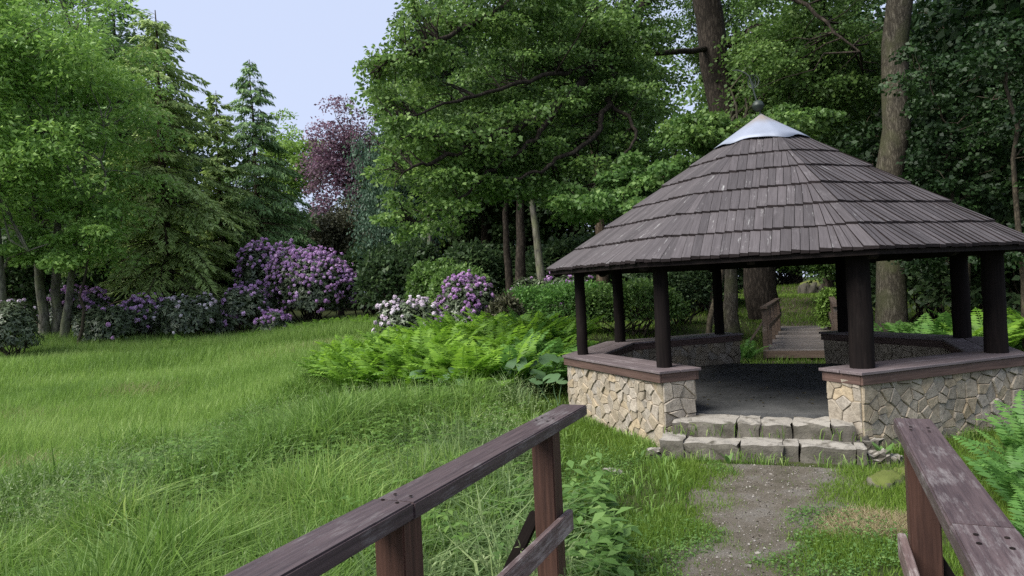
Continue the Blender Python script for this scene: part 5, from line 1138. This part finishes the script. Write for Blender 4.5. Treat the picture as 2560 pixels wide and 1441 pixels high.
# rank grass of the bank
def k_tall(x, y): return free(x, y) & (x > xb(y)-.2*rng.random(x.shape)) & (rng.random(x.shape) < .12+.88*tall(x, y)) & (path_d(x, y) > .25) & ~in_poly(x, y, bed)
P = scatter(135000, (-7, 1.6), (3.4, 16), k_tall, rng, .75); n = len(P)
ta = tall(P[:, 0], P[:, 1]); hh = (.12+.50*ta*(.6+.75*vnoise(P[:, 0], P[:, 1], .55, 13)))*rng.uniform(.55, 1.25, n)*(1-.45*smooth(9.5, 11.5, P[:, 1]))*(.62+.75*vnoise(P[:, 0], P[:, 1], 1.9, 19))
tt = np.clip(.18+.5*vnoise(P[:, 0], P[:, 1], .6, 14)+rng.normal(0, .17, n), 0, 1)
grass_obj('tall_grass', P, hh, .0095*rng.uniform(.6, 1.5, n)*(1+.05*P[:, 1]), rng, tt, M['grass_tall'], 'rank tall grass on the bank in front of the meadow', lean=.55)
# broad arching blades in tufts
ctr = scatter(420, (-6, .6), (3.8, 11), lambda x, y: (tall(x, y) > .5) & (x > xb(y)) & (vnoise(x, y, .5, 21) > .5), rng, .4); idx = np.repeat(np.arange(len(ctr)), 26); n = len(idx)
P = ctr[idx].copy(); P[:, :2] += rng.normal(size=(n, 2))*.12; P[:, 2] = gz(P[:, 0], P[:, 1])
grass_obj('sedge_grass', P, rng.uniform(.45, .8, n), .014*rng.uniform(.7, 1.3, n), rng, np.clip(rng.normal(.5, .2, n), 0, 1), M['grass_sedge'], 'tufts of broad pale blades arching over the bank', lean=.75)
# meadow
def k_mead(x, y): return (x < xb(y)+.3) & (rng.random(x.shape) < .35+.65*smooth(30, 9, y))
P = scatter(190000, (-30, -1.5), (6.5, 34), k_mead, rng, .35); n = len(P)
hh = (.16+.20*vnoise(P[:, 0], P[:, 1], .35, 15))*rng.uniform(.55, 1.35, n); tt = np.clip(.12+.75*vnoise(P[:, 0]*.6, P[:, 1], .45, 16)*.8+.25*vnoise(P[:, 0], P[:, 1], 1.7, 18)+rng.normal(0, .14, n)-.05, 0, 1)
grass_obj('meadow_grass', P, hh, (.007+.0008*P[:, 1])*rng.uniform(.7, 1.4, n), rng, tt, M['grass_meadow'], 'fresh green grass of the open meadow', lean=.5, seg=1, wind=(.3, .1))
pat = [(at(30, 1020, 14.5), 1.3, .6), (at(690, 893, 22), 1.5, 1.2), (at(60, 1110, 10.2), .7, .5), (at(330, 960, 17), .9, .6), (at(820, 880, 22.5), 1.0, .9)]
PP = []
for c, rx, ry in pat:
    m_ = 420; PP.append(np.column_stack([c[0]+rng.normal(0, rx*.5, m_), c[1]+rng.normal(0, ry*.6, m_)]))
XY = np.concatenate(PP); P = np.column_stack([XY, gz(XY[:, 0], XY[:, 1])]); n = len(P)
grass_obj('dry_grass', P, rng.uniform(.15, .42, n), .012, rng, rng.random(n), M['straw'], 'bleached dry stalks scattered over the meadow', lean=1.0, seg=1, wind=(.7, 0))
# long grass at the shrub edge
P = scatter(26000, (-22, -3), (24, 32), lambda x, y: np.abs(y-(26.8+.12*(x+10))) < 1.6, rng); n = len(P)
grass_obj('tall_grass', P, rng.uniform(.25, .6, n), .03*rng.uniform(.6, 1.2, n), rng, np.clip(rng.normal(.55, .2, n), 0, 1), M['grass_meadow'], 'long grass along the far edge under the rhododendrons', lean=.5, seg=1)
# nettles and other herbs on the bank
def k_herb(x, y): return free(x, y) & (x > xb(y)) & (x < .2) & (tall(x, y) > .35) & ~in_poly(x, y, bed) & (rng.random(x.shape) < np.maximum(.10*smooth(.45, .6, vnoise(x, y, .9, 31)), .8*smooth(2.2, .5, np.hypot((x+2.6)*.7, (y-8.0)*.62)+1.5*(vnoise(x, y, .9, 33)-.5))))
S = scatter(1700, (-6, .3), (4.2, 15.5), k_herb, rng, .35); acc = Acc(); n = len(S); hgt = rng.uniform(.35, .72, n)
for lev in range(5):
    for k in range(4):
        a = rng.uniform(0, .6, n)+k*np.pi/2+lev*.78; z = hgt*(.36+.155*lev); C = S+np.stack([np.zeros(n), np.zeros(n), z], 1); Dv = np.stack([np.cos(a), np.sin(a), rng.uniform(-.35, .25, n)], 1); N = rng.normal(size=(n, 3))*.2; N[:, 2] += 1
        l = (.11-.012*lev)*rng.uniform(.65, 1.25, n); V, F, T = leaf_quads(C, Dv, N, l, l*.5, np.clip(.25+.10*lev+rng.normal(0, .14, n), 0, 1)); acc.add(V, F, T)
V, F, T = acc.get(); tag(obj('nettles', mesh_np('nettles', V, [F], M['leaf_nettle'], T)), 'nettles and leafy herbs growing through the tall grass', 'weeds', kind='stuff')
# wispy seed heads over the bank
P = scatter(3000, (-6, .9), (3.6, 12.5), lambda x, y: (x > xb(y)) & (tall(x, y) > .25) & ~in_poly(x, y, bed) & (rng.random(x.shape) < smooth(.3, .7, vnoise(x, y, .7, 51))), rng, .5); n = len(P); hs_ = rng.uniform(.5, .85, n)*(1-.35*smooth(8, 12, P[:, 1]))
V, Q, T3, t = blades(P, hs_, .0035+.0004*P[:, 1], rng, np.full(n, .75), .35, 2); acc = Acc(); acc.add(V, Q, t)
a_ = V.reshape(n, 5, 3); tip, mid = a_[:, 4], (a_[:, 2]+a_[:, 3])/2; ax = unit(tip-mid)
for k in range(7):
    C = tip-ax*(rng.random(n)*.13)[:, None]; Dv = ax+rng.normal(size=(n, 3))*.55; V, F, T = leaf_quads(C, Dv, rdir(rng, n), .03*rng.uniform(.6, 1.4, n), .009, np.clip(rng.normal(.75, .15, n), 0, 1)); acc.add(V, F, T)
V, F, T = acc.get(); tag(obj('seed_grass', mesh_np('seed_grass', V, [F], M['grass_seed'], T)), 'wispy pale grass stalks with seed heads above the bank', 'grass', kind='stuff')
# broad leaved weeds between the blades near the bridge
S = scatter(190, (-4.5, .7), (3.6, 7.5), lambda x, y: free(x, y) & (x > xb(y)) & (rng.random(x.shape) < smooth(.35, .7, vnoise(x, y, 1.1, 61))), rng, .2); acc = Acc(); n = len(S); hgt = rng.uniform(.2, .5, n)
for lev in range(4):
    for k in range(3):
        a = rng.uniform(0, .9, n)+k*2.1+lev*1.1; C = S+np.stack([np.zeros(n), np.zeros(n), hgt*(.45+.18*lev)], 1); Dv = np.stack([np.cos(a), np.sin(a), rng.uniform(-.4, .5, n)], 1); N = rng.normal(size=(n, 3))*.25; N[:, 2] += 1
        l = .12*rng.uniform(.6, 1.3, n); V, F, T = leaf_quads(C, Dv, N, l, l*.48, np.clip(.3+.12*lev+rng.normal(0, .15, n), 0, 1)); acc.add(V, F, T)
V, F, T = acc.get(); tag(obj('leafy_weeds', mesh_np('leafy_weeds', V, [F], M['leaf_herb'], T)), 'broad leaved weeds between the blades beside the left handrail', 'weeds', kind='stuff')
# weeds at the foot of walls and steps
cand = []
for (ua, va), (ub, vb) in [((-2.85, -1.2), (-1.0, -3.1)), ((1.0, -3.1), (2.85, -1.2)), ((-1.1, -3.45), (1.1, -3.45)), ((-1.0, -2.98), (1.0, -2.98))]:
    m_ = 900 if abs(va-vb) > .1 else (420 if va < -3.2 else 130); t = rng.random(m_); t = t[rng.random(m_) < smooth(.35, .6, vnoise(t*9, t*0+ua, 1, 41))]
    u, v = ua+(ub-ua)*t, va+(vb-va)*t-rng.random(len(t))*.09; w = np.array([gl(a, b) for a, b in zip(u, v)]); z = gz(w[:, 0], w[:, 1]) if va != -2.98 else np.full(len(t), .19); cand.append(np.column_stack([w, z]))
P = np.concatenate(cand); n = len(P)
grass_obj('wall_weeds', P, rng.uniform(.05, .20, n), .008, rng, rng.random(n), M['grass_tall'], 'grass tufts rooted along the stone walls and steps', cat='weeds', lean=.6)
a = rng.uniform(0, 6.28, 260); r = 2.3*rng.random(260)**.45; w = np.array([gl(q*math.cos(b_), q*math.sin(b_)) for q, b_ in zip(r, a)]); P = np.column_stack([w, np.full(260, ZF+.006)]); Dv = rdir(rng, 260); Dv[:, 2] *= .1; N = rng.normal(size=(260, 3))*.2; N[:, 2] += 1
V, F, T = leaf_quads(P, Dv, N, .05*rng.uniform(.6, 1.4, 260), .03, rng.random(260)); tag(obj('leaf_litter', mesh_np('leaf_litter', V, [F], M['needle_litter'], T)), 'dry leaves blown onto the pavilion floor', 'leaves', kind='stuff')
# leaf litter under the trees
P = scatter(9000, (-2, 14), (12, 30), free, rng, .2); n = len(P); P[:, 2] += .012; Dv = rdir(rng, n); Dv[:, 2] *= .15; N = rng.normal(size=(n, 3))*.25; N[:, 2] += 1
V, F, T = leaf_quads(P, Dv, N, .07, .045, rng.random(n)); tag(obj('leaf_litter', mesh_np('leaf_litter', V, [F], M['needle_litter'], T)), 'dry brown leaves lying under the trees', 'leaves', kind='stuff')
